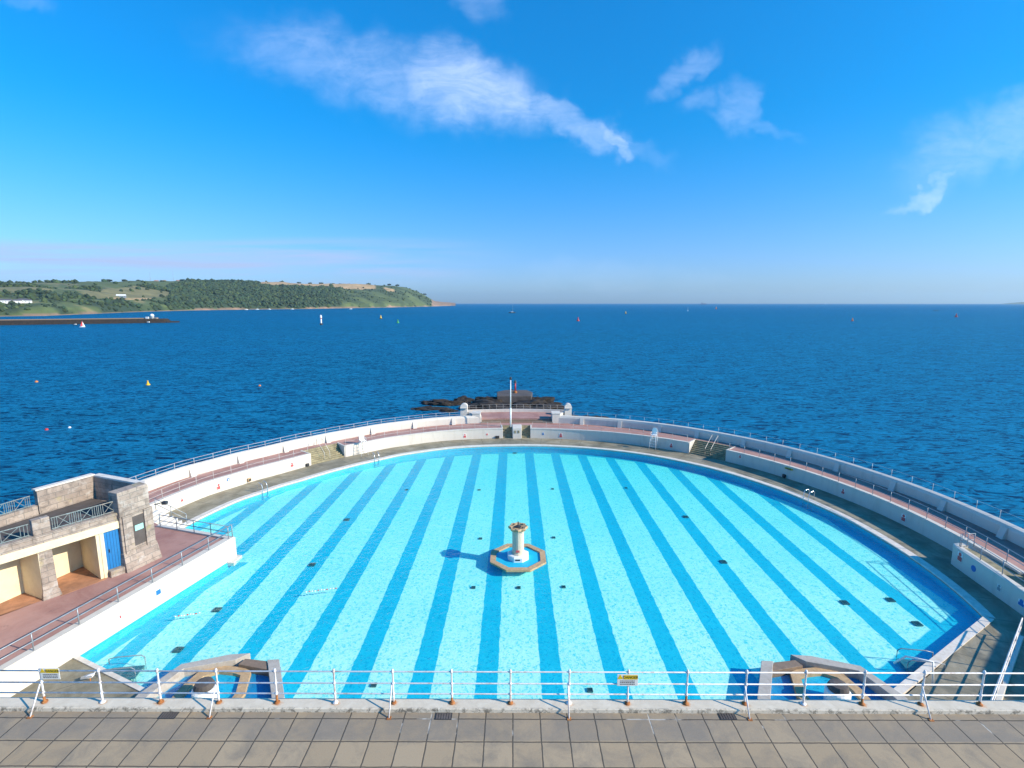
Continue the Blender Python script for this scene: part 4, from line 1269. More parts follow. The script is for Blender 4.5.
# ---------------------------------------------------------------- wall signs and fittings
def wall_sign(a, z, w, h, kindm, label, round_=False, r=31.0, pic=None):
    x_, y_ = rp(r - 0.012, a); w *= 0.8; h *= 0.8
    base = (x_, y_, z)
    rz = -R(a)
    t = thing('wall_sign', base, label, 'sign', 'small safety signs on the ring walls', rz)
    if round_:
        b = MB(); b.lathe([(w / 2, -0.008), (w / 2, 0.008)], (0, 0, 0), 20)
        b.v = [Vector((v.x, v.z, v.y)) for v in b.v]
        b.build('plate', M[kindm], t)
        b = MB(); b.lathe([(w / 5, -0.004), (w / 5, 0.004)], (0, -0.008, 0), 12)
        b.v = [Vector((v.x, v.z - 0.01, v.y * 1.5)) for v in b.v]
        b.build('pictogram', M['pure_white'], t)
    else:
        MB().box((0, 0, 0), (w, 0.016, h)).build('plate', M['pure_white'], t)
        MB().box((0, -0.011, -h * 0.2), (w * 0.88, 0.01, h * 0.5)).build('print', M[kindm], t)
        b = MB(); b.lathe([(w * 0.3, -0.004), (w * 0.3, 0.004)], (0, 0, 0), 16)
        b.v = [Vector((v.x, v.z - 0.011, v.y + h * 0.28)) for v in b.v]
        b.build('roundel', M[kindm], t)
wall_sign(-69.0, .85, 0.50, 0.72, 'sign_red', 'red and white sign on the left curved wall, next to the round blue sign')
wall_sign(-75.8, .9, 0.30, 0.42, 'sign_red', 'small faded red sign nearest the corner steps')
wall_sign(-67.2, 1.25, 0.40, 0.4, 'sign_blue', 'round blue sign on the left curved wall', True)
wall_sign(-54.6, .95, 0.45, 0.62, 'sign_red', 'red and white sign just left of the sunlit stone stairs')
wall_sign(-13.7, .8, 0.45, 0.7, 'sign_red', 'red sign on the white wall left of the flagpole')
wall_sign(-8.3, .9, 0.30, 0.4, 'sign_red', 'small pink-red sign close to the left of the flagpole stairs')
wall_sign(5.4, .95, 0.30, 0.45, 'sign_blue', 'small blue-grey sign close to the right of the flagpole stairs')
wall_sign(9.7, .8, 0.5, 0.7, 'sign_red', 'red sign on the shaded wall right of the flagpole stairs')
wall_sign(35.6, .9, 0.45, 0.65, 'sign_red', 'red sign just left of the dark right stairs')
wall_sign(50.7, 1.25, 0.35, 0.4, 'sign_red', 'small dark red sign just right of the dark right stairs')
wall_sign(71.5, .95, 0.42, 0.6, 'sign_red', 'red and blue sign beyond the right pool ladder')
wall_sign(82.5, .9, 0.5, 0.75, 'sign_red', 'red sign left of the rounded nose of the wing wall')
def wing_sign(k, z, w, h, mname, label, round_=False):
    p_ = lerp((30.12, 33.1), (28.35, 20.5), k)
    dd = math.atan2(20.5 - 33.1, 28.35 - 30.12)
    t = thing('wall_sign', (p_[0] - .014, p_[1], z), label, 'sign', 'small safety signs on the ring walls', dd + R(0))
    if round_:
        b = MB(); b.lathe([(w / 2, -0.008), (w / 2, 0.008)], (0, 0, 0), 20); b.v = [Vector((v.x, v.z, v.y)) for v in b.v]
        b.build('plate', M[mname], t)
    else:
        MB().box((0, 0, 0), (w, 0.016, h)).build('plate', M['pure_white'], t)
        MB().box((0, -0.011, -h * 0.2), (w * 0.88, 0.01, h * 0.5)).build('print', M[mname], t)
        b = MB(); b.lathe([(w * 0.3, -0.004), (w * 0.3, 0.004)], (0, 0, 0), 16)
        b.v = [Vector((v.x, v.z - 0.011, v.y + h * 0.28)) for v in b.v]
        b.build('roundel', M[mname], t)
wing_sign(0.03, 1.2, 0.45, 0.62, 'sign_red', 'red sign on the rounded nose of the wing wall')
wing_sign(0.13, 1.05, 0.42, 0.42, 'sign_blue', 'round blue sign on the wing wall', True)
wing_sign(0.30, 0.95, 0.3, 0.4, 'rail_grey', 'faded grey sign on the wing wall between the blue signs')
wing_sign(0.43, 0.95, 0.45, 0.35, 'sign_blue', 'dark blue rectangular sign at the right edge on the wing wall')
# terrace wall signs
def ter_sign(x_, y_, z, w, h, mname, label):
    dd = math.atan2(d.y, d.x)
    # point on the battered face
    t_ = ((Vector((x_, y_)) - wa) @ d)
    base2 = wa + d * t_
    p_ = base2 + nn * (0.02 - 0.17 * (z + 1.2) / 2.9 + 0.02)
    tt = thing('wall_sign', (p_.x, p_.y, z), label, 'sign', 'small signs on the terrace wall', dd + R(180))
    MB().box((0, 0.0, 0), (w, 0.03, h)).build('plate', M['pure_white'], tt)
    MB().box((-w * .12, 0.018 if False else -0.018, 0.02), (w * 0.5, 0.012, h * 0.6)).build('print', M[mname], tt)
    MB().box((-w * .12, 0.018, 0.02), (w * 0.5, 0.012, h * 0.6)).build('print', M[mname], tt)
ter_sign(-21.2, 28.6, 1.0, 0.62, 0.5, 'sign_blue', 'blue and white pictogram sign on the white terrace wall')
ter_sign(-21.6, 26.2, 0.9, 0.22, 0.28, 'sign_red', 'tiny faded red sign on the white terrace wall')
# boxes on the ring walls
def wbox(a, z, w, h, mname, name, label, cat):
    x_, y_ = rp(30.9, a)
    t = thing(name, (x_, y_, z), label, cat, None, -R(a))
    MB().box((0, 0, 0), (w, 0.2, h)).build('housing', M[mname], t, bevel=0.02)
    MB().box((0, -0.11, 0), (w * .7, 0.03, h * .6)).build('cover', M['dark'], t)
wbox(-63.4, 0.62, 0.34, 0.34, 'tan_stone', 'outlet_box', 'small brown outlet box low on the left curved wall', 'outlet')
wbox(-51.3, 0.50, 0.34, 0.30, 'black', 'outlet_box', 'black outlet box at the foot of the wall beside the left stairs', 'outlet')
wbox(60.1, 0.50, 0.30, 0.34, 'black', 'outlet_box', 'black box on the ground against the shaded right wall', 'outlet')
wbox(60.9, 1.38, 0.8, 0.12, 'yellow', 'hose_bracket', 'flat yellow-green bracket high on the shaded right wall', 'bracket')
wbox(-5.8, 0.5, 0.5, 0.3, 'black', 'outlet_box', 'black box at the foot of the wall left of the flagpole stairs', 'outlet')

# ---------------------------------------------------------------- foreground terrace
TZ = 6.0
mb = MB().prism([(-60, 13.95), (60, 13.95), (60, -6), (-60, -6)], -5.0, TZ)
mb.build('front_pavement', M['slabs'], kind='structure')
t = thing('curb', (0, 13.95, TZ), 'pale concrete curb with rust stains under the white railing', 'curb')
MB().box((0, 13.955, TZ + 0.02), (120, 0.43, 0.2)).build('curb_stone', M['curb'], t, origin=(0, 13.95, TZ), bevel=0.02)
t = thing('terrace_retaining_wall', (0, 14.1, 0), 'tall rendered wall below the front terrace', 'wall')
MB().box((0, 14.05, 2.9), (120, 0.2, 5.98)).build('wall_face', M['white'], t, origin=(0, 14.1, 0))

CZ = TZ + 0.12
RY = 13.98
base = (1.67, RY, CZ)
t = thing('seafront_railing', base, 'long white three-bar railing with rusty post feet across the foreground', 'railing')
posts = [1.67 + 1.77 * k for k in range(-13, 13)]
for i, x_ in enumerate(posts):
    pm = MB()
    pm.lathe([(0.032, 0.0), (0.032, 0.25), (0.026, 0.27), (0.026, 1.04), (0.036, 1.06), (0.036, 1.11), (0.02, 1.14)], (x_, RY, CZ), 10)
    for lv in (1.05, 0.66, 0.31):
        pm.lathe([(0.02, -0.045), (0.042, -0.03), (0.046, 0), (0.042, 0.03), (0.02, 0.045)], (x_, RY, CZ + lv), 10)
    po = pm.build('post', M['rail_white'], t, origin=base, smooth=True)
    fm = MB().lathe([(0.085, 0.0), (0.085, 0.03), (0.045, 0.045), (0.036, 0.05), (0.034, (0.07, 0.27, 0.10, 0.06, 0.2, 0.08, 0.12)[i % 7])], (x_, RY, CZ), 10)
    fm.build('rusty_foot', M['rust'] if i % 4 != 1 else M['rail_white'], po, origin=base, smooth=True)
for lv in (1.05, 0.66, 0.31):
    MB().tube([(posts[0] - 2, RY, CZ + lv), (posts[-1] + 2, RY, CZ + lv)], 0.021, 8).build('rail', M['rail_white'], t, origin=base, smooth=True)
for k in range(-5, 5):
    x_ = 1.67 + 1.77 * 3 * k
    MB().tube([(x_ - 0.04, 13.52, TZ), (x_ - 0.04, RY, CZ + 0.66)], 0.022, 8).build('brace', M['rail_white'], t, origin=base, smooth=True)
    MB().box((x_ - 0.04, 13.52, TZ + 0.01), (0.12, 0.12, 0.02)).build('brace_foot', M['rust'], t, origin=base)

def text_mesh(body, size, name, mat, parent, loc):
    cu_ = bpy.data.curves.new(name, 'FONT'); cu_.body = body; cu_.size = size; cu_.extrude = 0.002
    cu_.align_x = 'CENTER'; cu_.align_y = 'CENTER'
    to = bpy.data.objects.new('tmp', cu_)
    col.objects.link(to)
    dg = bpy.context.evaluated_depsgraph_get()
    me = bpy.data.meshes.new_from_object(to.evaluated_get(dg))
    bpy.data.objects.remove(to)
    me.materials.clear(); me.materials.append(mat)
    me.transform(Matrix.Translation(loc) @ Matrix.Rotation(R(90), 4, 'X'))
    o = bpy.data.objects.new(name, me); col.objects.link(o); o.parent = parent
    return o


def rail_sign(x_, zc, w, h, label):
    t = thing('warning_sign', (x_, RY - 0.04, zc), label, 'sign', 'yellow and white warning signs on the front railing')
    MB().box((0, 0, 0), (w, 0.014, h)).build('panel', M['sign_panel'], t, bevel=0.004)
    MB().box((w * 0.14, -0.009, h * 0.26), (w * 0.66, 0.006, h * 0.36)).build('yellow_band', M['sign_yellow'], t)
    tri = MB()
    c_ = (-w * 0.36, h * 0.24); s_ = h * 0.26
    for yy in (-0.012, -0.006):
        for k in range(3): tri.v.append(Vector((c_[0] + s_ * math.sin(2 * math.pi * k / 3), yy, c_[1] + s_ * math.cos(2 * math.pi * k / 3))))
    tri.f = [[0, 1, 2], [5, 4, 3], [0, 3, 4, 1], [1, 4, 5, 2], [2, 5, 3, 0]]
    tri.build('warning_triangle', M['sign_yellow'], t)
    text_mesh('DANGER', h * 0.30, 'word', M['sign_ink'], t, (w * 0.14, -0.0135, h * 0.26))
    ln = MB()
    rs_ = random.Random(3)
    for r_ in range(3):
        xx = -w * 0.36
        while xx < w * 0.36:
            ww = rs_.uniform(0.02, 0.06)
            ln.box((xx + ww / 2, -0.009, -h * 0.06 - r_ * h * 0.14), (ww, 0.004, h * 0.06)); xx += ww + 0.014
    ln.build('small_print', M['sign_ink'], t)
rail_sign(-13.93, CZ + 0.98, 0.58, 0.36, 'warning sign hung on the front railing at the far left')
rail_sign(3.41, CZ + 0.82, 0.62, 0.38, 'warning sign hung on the front railing right of the centre')

for (x_, y_, lb) in ((-10.25, 13.60, 'left'), (-2.08, 13.60, 'middle'), (6.32, 13.62, 'right')):
    t = thing('drain_cover', (x_, y_, TZ), 'square grey drain cover let into the paving, %s one of three along the curb' % lb, 'drain cover', 'drain covers along the curb')
    MB().box((0, 0, 0.004), (0.50, 0.26, 0.014)).build('frame', M['dark'], t)
    cm = MB()
    for k in range(6): cm.box((-0.19 + 0.076 * k, 0, 0.013), (0.055, 0.22, 0.012))
    cm.build('cover', M['old_concrete'], t)

# ---------------------------------------------------------------- rocks and beacon beyond the lido
def rock_mass(name, blobs, label, seed):
    me = bpy.data.meshes.new(name)
    bm = bmesh.new()
    for (x_, y_, sx, sy, sz) in blobs:
        g_ = bmesh.ops.create_icosphere(bm, subdivisions=4, radius=1.0)
        for v in g_['verts']:
            p_ = v.co.copy()
            nz = noise.fractal(p_ * 1.6 + Vector((x_, y_, seed)), 1.0, 2.0, 5) * 0.45 + noise.noise(p_ * 5 + Vector((x_, y_, 0))) * 0.15
            p_ *= 1 + nz
            v.co = Vector((x_ + p_.x * sx, y_ + p_.y * sy, SEA_Z - 0.15 + p_.z * sz))
    bm.to_mesh(me); bm.free()
    me.materials.append(M['rock'])
    o = bpy.data.objects.new(name, me); col.objects.link(o)
    o['kind'] = 'structure'
    return o
rn = random.Random(11)
bl = [(-18, 107, 3.4, 1.8, .6), (-15, 112, 3.6, 2.0, 1.2), (-13.4, 105, 2, 1.4, .5), (-11.6, 116, 2.4, 2.2, 1.0), (-19, 113, 1.8, 1.6, .8)]
rock_mass('rocks', bl, '', 1)
bl = [(-5, 108, 6, 5, 1.4), (4, 107, 6, 5, 1.5), (0, 100, 7, 6, 1.4), (-7, 101, 3, 2, .9), (8, 100, 3, 3, 1.0), (0, 90, 9, 8, 1.5), (-5, 112, 5, 3, 1.6), (5, 112, 5, 3, 1.6), (12, 95, 4, 5, 1)]
rock_mass('rocks', bl, '', 5)
bl = []
for i in range(16):
    a = 8 + i * 2.6; rr_ = 40 + rn.uniform(-1.5, 7)
    bl.append((C0[0] + rr_ * math.sin(R(a)) * 1.0, 46 + rr_ * math.cos(R(a)) * 1.1, rn.uniform(1.4, 3.2), rn.uniform(1, 2), rn.uniform(.5, 1.3)))
rock_mass('rocks', bl, '', 8)
t = thing('sea_platform', (0.2, 115, SEA_Z), 'flat weathered concrete platform on the rocks under the red beacon', 'platform')
pb = MB()
pb.prism([(-3.7, 110.5), (-3.9, 116), (-2, 118.5), (3, 118.5), (4.2, 115.5), (3.8, 110.5)], SEA_Z - 1, SEA_Z + 2.15)
pb.build('platform', M['old_concrete'], t, origin=t.location, bevel=0.12)
bx, by, bz = 0.28, 114.5, SEA_Z + 2.15
t = thing('beacon', (bx, by, bz), 'slim red navigation post with a dark cone on the rock platform', 'beacon')
MB().lathe([(0.45, 0), (0.4, 0.35), (0.2, 0.45)], (bx, by, bz), 12).build('base', M['rust'], t, origin=t.location)
MB().tube([(bx, by, bz + .4), (bx, by, bz + 2.3)], 0.16, 10).build('post', M['red'], t, origin=t.location, smooth=True)
MB().lathe([(0.38, 0), (0.02, 0.75)], (bx, by, bz + 2.3), 12).build('topmark', M['dark'], t, origin=t.location)

# ---------------------------------------------------------------- buoys, boats
def buoy(x_, y_, kind, label, s=1.0):
    t = thing('buoy', (x_, y_, SEA_Z), label, 'buoy', 'buoys moored in the bay')
    if kind == 'ball':
        MB().lathe([(0.05, -0.4), (0.3, -0.3), (0.5, 0.0), (0.45, 0.3), (0.25, 0.52), (0.05, 0.58)], (0, 0, 0), 14).build('float', M[label.split()[0] if label.split()[0] in M else 'orange'], t, smooth=True)
        MB().lathe([(0.07, 0.55), (0.07, 0.7), (0.02, 0.74)], (0, 0, 0), 8).build('eye', M['dark'], t)
    else:
        body, top = kind
        MB().lathe([(0.3, -0.4), (0.8, -0.2), (0.85, 0.35), (0.55, 0.5)], (0, 0, 0), 14).build('float', M[body], t, smooth=True)
        MB().lathe([(0.5, 0.48), (0.22, 1.6), (0.2, 1.65)], (0, 0, 0), 10).build('tower', M[top], t)
        MB().lathe([(0.02, 1.65), (0.26, 1.72), (0.26, 2.0), (0.02, 2.1)], (0, 0, 0), 10).build('topmark', M[top], t)
    t.scale = (s, s, s)
    return t
buoy(-99.8, 138.9, ('yellow', 'yellow'), 'slim yellow buoy in the middle of the left water', 0.62)
buoy(-135, 144, 'ball', 'orange ball buoy nearest the left edge', 0.75)
buoy(-82.3, 88.4, 'ball', 'red float just beyond the stone building', 0.55)
buoy(-79.6, 90, 'ball', 'pure_white float beside the red float beyond the stone building', 0.45)['label'] = 'small white float beside the red float beyond the stone building'
buoy(-68.5, 137.3, 'ball', 'orange ball buoy left of the rocks', 0.62)
buoy(-186, 727, ('black', 'yellow'), 'black and yellow buoy near the beacon tower', 2.6)
buoy(-129.8, 581, ('green', 'green'), 'green buoy right of the black and yellow buoy', 2.0)
buoy(79.5, 647, ('red', 'red'), 'red buoy right of the moored yacht', 2.3)
buoy(227, 1061, ('black', 'yellow'), 'dark buoy left of the small white sail', 2.6)
buoy(753, 1950, ('red', 'orange'), 'distant faint red buoy right of the white sail', 4)
buoy(420, 648, ('red', 'orange'), 'small orange-red buoy in the right half', 1.8)
buoy(706, 835, ('red', 'red'), 'red buoy at the far right', 2.6)

t = thing('beacon_tower', (-196, 528, SEA_Z), 'white lit channel beacon with dark base standing in the water', 'beacon')
MB().lathe([(1.5, -1), (1.5, 1.6), (1.0, 1.9)], (0, 0, 0), 12).build('base', M['dark'], t)
MB().lathe([(0.75, 1.9), (0.75, 7.2), (1.1, 7.4), (1.1, 7.7)], (0, 0, 0), 12).build('shaft', M['pure_white'], t)
MB().lathe([(0.95, 7.7), (0.95, 9.4), (0.3, 10.2)], (0, 0, 0), 10).build('lantern', M['pure_white'], t)
MB().lathe([(0.8, 6.2), (0.8, 7.0)], (0, 0, 0), 12).build('red_band', M['red'], t)

def hull(L, B, H, n_=9):
    b = MB(); rows = []
    for i in range(n_):
        u = i / (n_ - 1); w = B / 2 * (math.sin(math.pi * min(1, 0.28 + u * 0.72)) ** 0.8 if u < 1 else 0.02)
        w = max(0.03, w)
        x_ = (u - 0.5) * L
        sh = H * (1 + 0.25 * u * u)
        for (yy, zz) in ((-w, sh), (-w * 0.8, sh * 0.25), (0, -H * 0.35), (w * 0.8, sh * 0.25), (w, sh)): b.v.append(Vector((x_, yy, zz)))
    for i in range(n_ - 1):
        for k in range(4): b.f.append([i * 5 + k, i * 5 + k + 1, (i + 1) * 5 + k + 1, (i + 1) * 5 + k])
        b.f.append([i * 5, (i + 1) * 5, (i + 1) * 5 + 4, i * 5 + 4])
    b.f.append([0, 4, 3, 2, 1]); o = (n_ - 1) * 5; b.f.append([o, o + 1, o + 2, o + 3, o + 4])
    return b
def sailboat(x_, y_, s, rz, hullm, sailm, label, sails=True):
    t = thing('sailing_boat', (x_, y_, SEA_Z), label, 'sailing boat', None, rz)
    hull(8, 2.6, 0.8).build('hull', M[hullm], t)
    MB().box((0.2, 0, 1.15), (2.8, 1.5, 0.5)).build('cabin', M['pure_white'], t, bevel=0.1)
    MB().tube([(0.8, 0, 0.8), (0.8, 0, 11)], 0.07, 6).build('mast', M['rail_pale'], t)
    MB().tube([(0.8, 0, 1.9), (-2.8, 0, 1.9)], 0.06, 6).build('boom', M['rail_pale'], t)
    if sails:
        for nm, pl_ in (('mainsail', [(0.7, 2.0), (-2.7, 2.0), (0.7, 10.6)]), ('jib', [(1.0, 1.6), (3.8, 1.3), (1.0, 9.0)])):
            b = MB()
            for yy in (-0.03, 0.03):
                for (u, z_) in pl_: b.v.append(Vector((u, yy + 0.3 * (1 - abs(u) / 4), z_)))
            b.f = [[0, 1, 2], [5, 4, 3], [0, 3, 4, 1], [1, 4, 5, 2], [2, 5, 3, 0]]
            b.build(nm, M[sailm if nm == 'mainsail' else 'pure_white'], t)
    t.scale = (s, s, s)
sailboat(-400, 480, 0.55, R(60), 'pure_white', 'red', 'small dinghy with a red sail in front of the breakwater')
sailboat(-4.5, 1167, 1.9, R(5), 'dark', 'pure_white', 'moored yacht with bare tall mast near the middle of the horizon', False)
sailboat(486, 1461, 1.1, R(70), 'pure_white', 'pure_white', 'white sailed yacht below the distant ship')
sailboat(4400, 7400, 3.0, R(80), 'dark', 'pure_white', 'tiny distant sail on the right horizon')
def motorboat(x_, y_, s, rz, m_, label, grp=None):
    t = thing('motor_boat', (x_, y_, SEA_Z), label, 'motor boat', grp, rz)
    hull(7, 2.4, 0.9).build('hull', M[m_], t)
    MB().prism([(-1.4, -0.8), (1.0, -0.8), (1.6, 0), (1.0, 0.8), (-1.4, 0.8)], 0.9, 2.0).build('cabin', M['pure_white'], t, bevel=0.08)
    MB().prism([(-1.0, -0.82), (0.9, -0.82), (0.9, 0.82), (-1.0, 0.82)], 1.35, 1.75).build('window', M['glass_dark'], t)
    t.scale = (s, s, s)
for (px, D, lb) in ((248, 1700, 'first white boat along the wooded shore from the left'), (259, 1760, 'second white boat along the wooded shore from the left'),
                    (271, 1800, 'third white boat along the wooded shore from the left'), (294, 1850, 'white boat off the dark patch of wooded shore'), (352, 1900, 'lone white boat farthest right off the wooded shore')):
    u = (px - 514) / 523.0
    motorboat(u * D, D * 0.99, 1.5, R(20), 'pure_white', lb, 'white boats moored off the headland')
motorboat(-445, 395 * 1.12, 0.9, R(10), 'dark', 'small dark boat left of the red sailed dinghy')
motorboat(-405, 575, 0.9, R(0), 'dark', 'small dark boat just off the end of the breakwater')
motorboat(-440, 520, 0.7, R(0), 'dark', 'tiny dark boat midway along the breakwater')
# horizon ship
t = thing('ship', (3150, 8700, SEA_Z), 'grey-blue ship on the horizon right of centre', 'ship', None, R(5))
hull(110, 16, 9).build('hull', M['ship_blue'], t)
MB().box((-30, 0, 19), (20, 13, 16)).build('superstructure', M['ship_blue'], t)
MB().box((10, 0, 13), (40, 12, 5)).build('deck_cargo', M['slate'], t)
MB().tube([(-28, 0, 27), (-28, 0, 40)], 0.8, 6).build('mast', M['dark'], t)
MB().tube([(35, 0, 10), (35, 0, 26)], 0.8, 6).build('foremast', M['dark'], t)

# ---------------------------------------------------------------- breakwater
t = thing('breakwater', (-392, 595, SEA_Z), 'long low dark breakwater with a small light station at its tip', 'breakwater')
bm_ = MB()
p0, p1 = Vector((-700, 425)), Vector((-398, 592))
dd = (p1 - p0).normalized(); nn2 = Vector((-dd.y, dd.x))
bm_.prism([tuple(p0 - nn2 * 7), tuple(p1 - nn2 * 7), tuple(p1 + dd * 9), tuple(p1 + nn2 * 7), tuple(p0 + nn2 * 7)], SEA_Z - 2, SEA_Z + 4.6,
          [tuple(p0 - nn2 * 4), tuple(p1 - nn2 * 4), tuple(p1 + dd * 3), tuple(p1 + nn2 * 4), tuple(p0 + nn2 * 4)])
bm_.build('stone_mole', M['rock'], t, origin=t.location)
bm_ = MB(); bm_.prism([tuple(p0 + nn2 * 2.2), tuple(p1 + nn2 * 2.2 - dd * 6), tuple(p1 + nn2 * 3.6 - dd * 6), tuple(p0 + nn2 * 3.6)], SEA_Z + 4.5, SEA_Z + 5.6)
bm_.build('crest_wall', M['brown_coping'], t, origin=t.location)
bm_ = MB(); bm_.prism([tuple(p1 - nn2 * 5 + dd * 2), tuple(p1 + dd * 14), tuple(p1 + nn2 * 5 + dd * 2)], SEA_Z - 2, SEA_Z + 1.6)
bm_.build('toe_rocks', M['rock'], t, origin=t.location)
lx, ly = p1.x - 10, p1.y - 6
t = thing('harbour_light', (lx, ly, SEA_Z + 4.6), 'white domed light station on the breakwater tip', 'lighthouse')
MB().lathe([(2.0, 0), (2.0, 3.2), (2.2, 3.3), (1.9, 4.4), (1.0, 5.2), (0.2, 5.5)], (0, 0, 0), 14).build('light_tower', M['pure_white'], t, smooth=True)
MB().box((-4.5, -1, 1.1), (3.2, 2.6, 2.2)).build('hut', M['pure_white'], t)
MB().box((4.2, 0, 0.7), (2.6, 2.2, 1.4)).build('side_hut', M['granite'], t)

# ---------------------------------------------------------------- headland
def interp(tab, x_):
    if x_ <= tab[0][0]: return tab[0][1]
    for (a, fa), (b, fb) in zip(tab, tab[1:]):
        if x_ <= b: return fa + (fb - fa) * (x_ - a) / (b - a)
    return tab[-1][1]


# azimuth expressed as tangent u = x/y seen from the lido terrace; distances in metres
SHORE = [(-3.4, 420), (-1.6, 700), (-1.1, 780), (-0.985, 860), (-0.90, 900), (-0.80, 1080), (-0.70, 1350), (-0.60, 1600), (-0.5, 1800), (-0.40, 1950), (-0.30, 2300), (-0.22, 2750), (-0.16, 3300), (-0.12, 4200)]
RIDGE = [(-3.4, 58), (-1.6, 46), (-1.1, 40), (-0.985, 36.0), (-0.88, 37), (-0.78, 38.5), (-0.66, 39), (-0.60, 38.8), (-0.5, 37.5), (-0.40, 35.5), (-0.30, 33.5), (-0.245, 32), (-0.225, 30.5), (-0.205, 27.5), (-0.187, 22.5), (-0.172, 15.5), (-0.160, 8.5), (-0.152, 3.6), (-0.135, 1.8), (-0.125, 1.2), (-0.112, 0.1)]   # elevation, milliradians
NU, NT = 400, 46
U0, U1 = -3.4, -0.112
DEEP = lambda u: 700 + 500 * max(0, min(1, (u + 1.0) / 0.5)) if u < -0.3 else 1200 - 500 * min(1, (u + 0.3) / 0.15)


def head_point(u, t_):
    d0 = interp(SHORE, u); D = d0 + DEEP(u) * t_
    hr = interp(RIDGE, u) / 1000.0 * (d0 + DEEP(u)) + 22.0
    cl = min(1.0, t_ / 0.025)
    hh_ = hr * (0.10 * cl * cl * (3 - 2 * cl) + 0.90 * (math.sin(min(1, t_) * math.pi / 2)) ** 0.9)
    x_, y_ = u * D, D
    k = 1.0 if t_ > 0.02 else 0.3
    hh_ += k * min(1, t_ * 8) * (noise.fractal(Vector((x_ * 0.004, y_ * 0.004, 0)), 1, 2, 4) * hr * 0.07) * (1.0 if t_ < 0.9 else 0.4)
    hh_ += (noise.noise(Vector((x_ * .03, y_ * .03, 3))) * 2.5) * min(1, t_ * 20)
    return Vector((x_, y_, SEA_Z + hh_ - (1.5 if t_ == 0 else 0)))


GRASS = (0.115, 0.15, 0.05); OLIVE = (0.24, 0.21, 0.09); TAN = (0.62, 0.40, 0.20); WOOD = (0.030, 0.055, 0.028); SCRUB = (0.065, 0.095, 0.035); CLIFF = (0.26, 0.17, 0.12); PINK = (0.36, 0.22, 0.15)


def inpoly(x_, y_, P):
    c_ = False; n_ = len(P)
    for i in range(n_):
        x1, y1 = P[i]; x2, y2 = P[i - 1]
        if (y1 > y_) != (y2 > y_) and x_ < (x2 - x1) * (y_ - y1) / (y2 - y1) + x1: c_ = not c_
    return c_


# field map in (u, t) coordinates of the hill: u azimuth tangent, t 0 shore .. 1 ridge
FIELDS = [(OLIVE, [(-0.84, .60), (-0.78, .82), (-0.72, .88), (-0.655, .70), (-0.655, .58), (-0.69, .52), (-0.75, .50), (-0.81, .50)]),
          (TAN, [(-0.805, .50), (-0.77, .64), (-0.69, .52), (-0.695, .44), (-0.75, .42)]),
          (OLIVE, [(-0.97, .66), (-0.93, .84), (-0.905, .86), (-0.95, .62)]),
          (GRASS, [(-0.855, .44), (-0.78, .40), (-0.785, .30), (-0.855, .36)]),
          (TAN, [(-0.84, .97), (-0.79, .98), (-0.79, 1.0), (-0.84, 1.0)]),
          (GRASS, [(-0.83, .88), (-0.65, .88), (-0.62, 1.0), (-0.83, 1.0)]),
          (TAN, [(-0.485, .93), (-0.42, .90), (-0.30, .88), (-0.265, .92), (-0.265, 1.0), (-0.485, 1.0)]),
          (TAN, [(-0.24, .82), (-0.225, .78), (-0.23, .90), (-0.25, .95)]),
          (OLIVE, [(-1.4, .5), (-1.2, .8), (-1.1, .7), (-1.2, .4)]), (TAN, [(-1.3, .3), (-1.2, .45), (-1.08, .4), (-1.15, .25)])]


def vis(t_): return interp([(0, 0), (.05, .25), (.15, .5), (.2, .58), (.27, .69), (.35, .79), (.5, .92), (1, 1)], t_)


def land_col(u, t_, x_, y_):
    nz = noise.fractal(Vector((x_ * .006, y_ * .006, 7)), 1, 2, 4)
    if u > -0.157: return (PINK, 'rock')
    if t_ < 0.005 + 0.012 * max(0, nz):
        return (CLIFF, 'rock') if nz < 0.25 else (PINK, 'rock')
    for c_, P in FIELDS:
        if inpoly(u, vis(t_), P): return (c_, 'field')
    if u > -0.66 and u < -0.33 and t_ > 0.008 and t_ < 0.8: return (WOOD, 'wood')
    if u >= -0.33:
        return (GRASS, 'field') if nz > 0.05 else (SCRUB, 'scrub')
    if nz > 0.16: return (OLIVE, 'field')
    if nz > -0.03: return (GRASS, 'field')
    if nz > -0.12: return (SCRUB, 'scrub')
    return (WOOD, 'wood')


me = bpy.data.meshes.new('headland')
V = []; Fc = []; CO = []
for i in range(NU + 1):
    u = U1 + (U0 - U1) * (i / NU) ** 1.6
    for j in range(NT + 1):
        t_ = (j / (NT - 4.0)) ** 1.7 if j <= NT - 4 else 1 + (j - NT + 4) * 0.12
        if t_ > 1:
            v = head_point(u, 1.0); D = v.y; k = (t_ - 1)
            V.append(Vector((v.x * (1 + k), v.y * (1 + k), v.z * (1 - k * k * 3.0))))
        else: V.append(head_point(u, t_))
        CO.append(land_col(u, min(1, t_), V[-1].x, V[-1].y)[0])
for i in range(NU):
    for j in range(NT):
        a = i * (NT + 1) + j
        Fc.append([a, a + NT + 1, a + NT + 2, a + 1])
me.from_pydata([tuple(v) for v in V], [], Fc)
ca_ = me.color_attributes.new('land', 'FLOAT_COLOR', 'POINT')
for i, c_ in enumerate(CO): ca_.data[i].color = (*c_, 1)
for p_ in me.polygons: p_.use_smooth = True
m, q = newmat('headland_fields')
at = q.n('ShaderNodeAttribute', attribute_name='land')
p = q.pos()
n1 = q.noise(p, 0.02, 8, 0.65)
c = q.mix(q.mr(n1, 0.35, 0.65), q.mix(0.55, at.outputs['Color'], (0.04, 0.06, 0.03)), at.outputs['Color'])
q.out(q.bsdf(c, 0.95))
me.materials.append(m)
ho = bpy.data.objects.new('headland', me); col.objects.link(ho); ho['kind'] = 'structure'

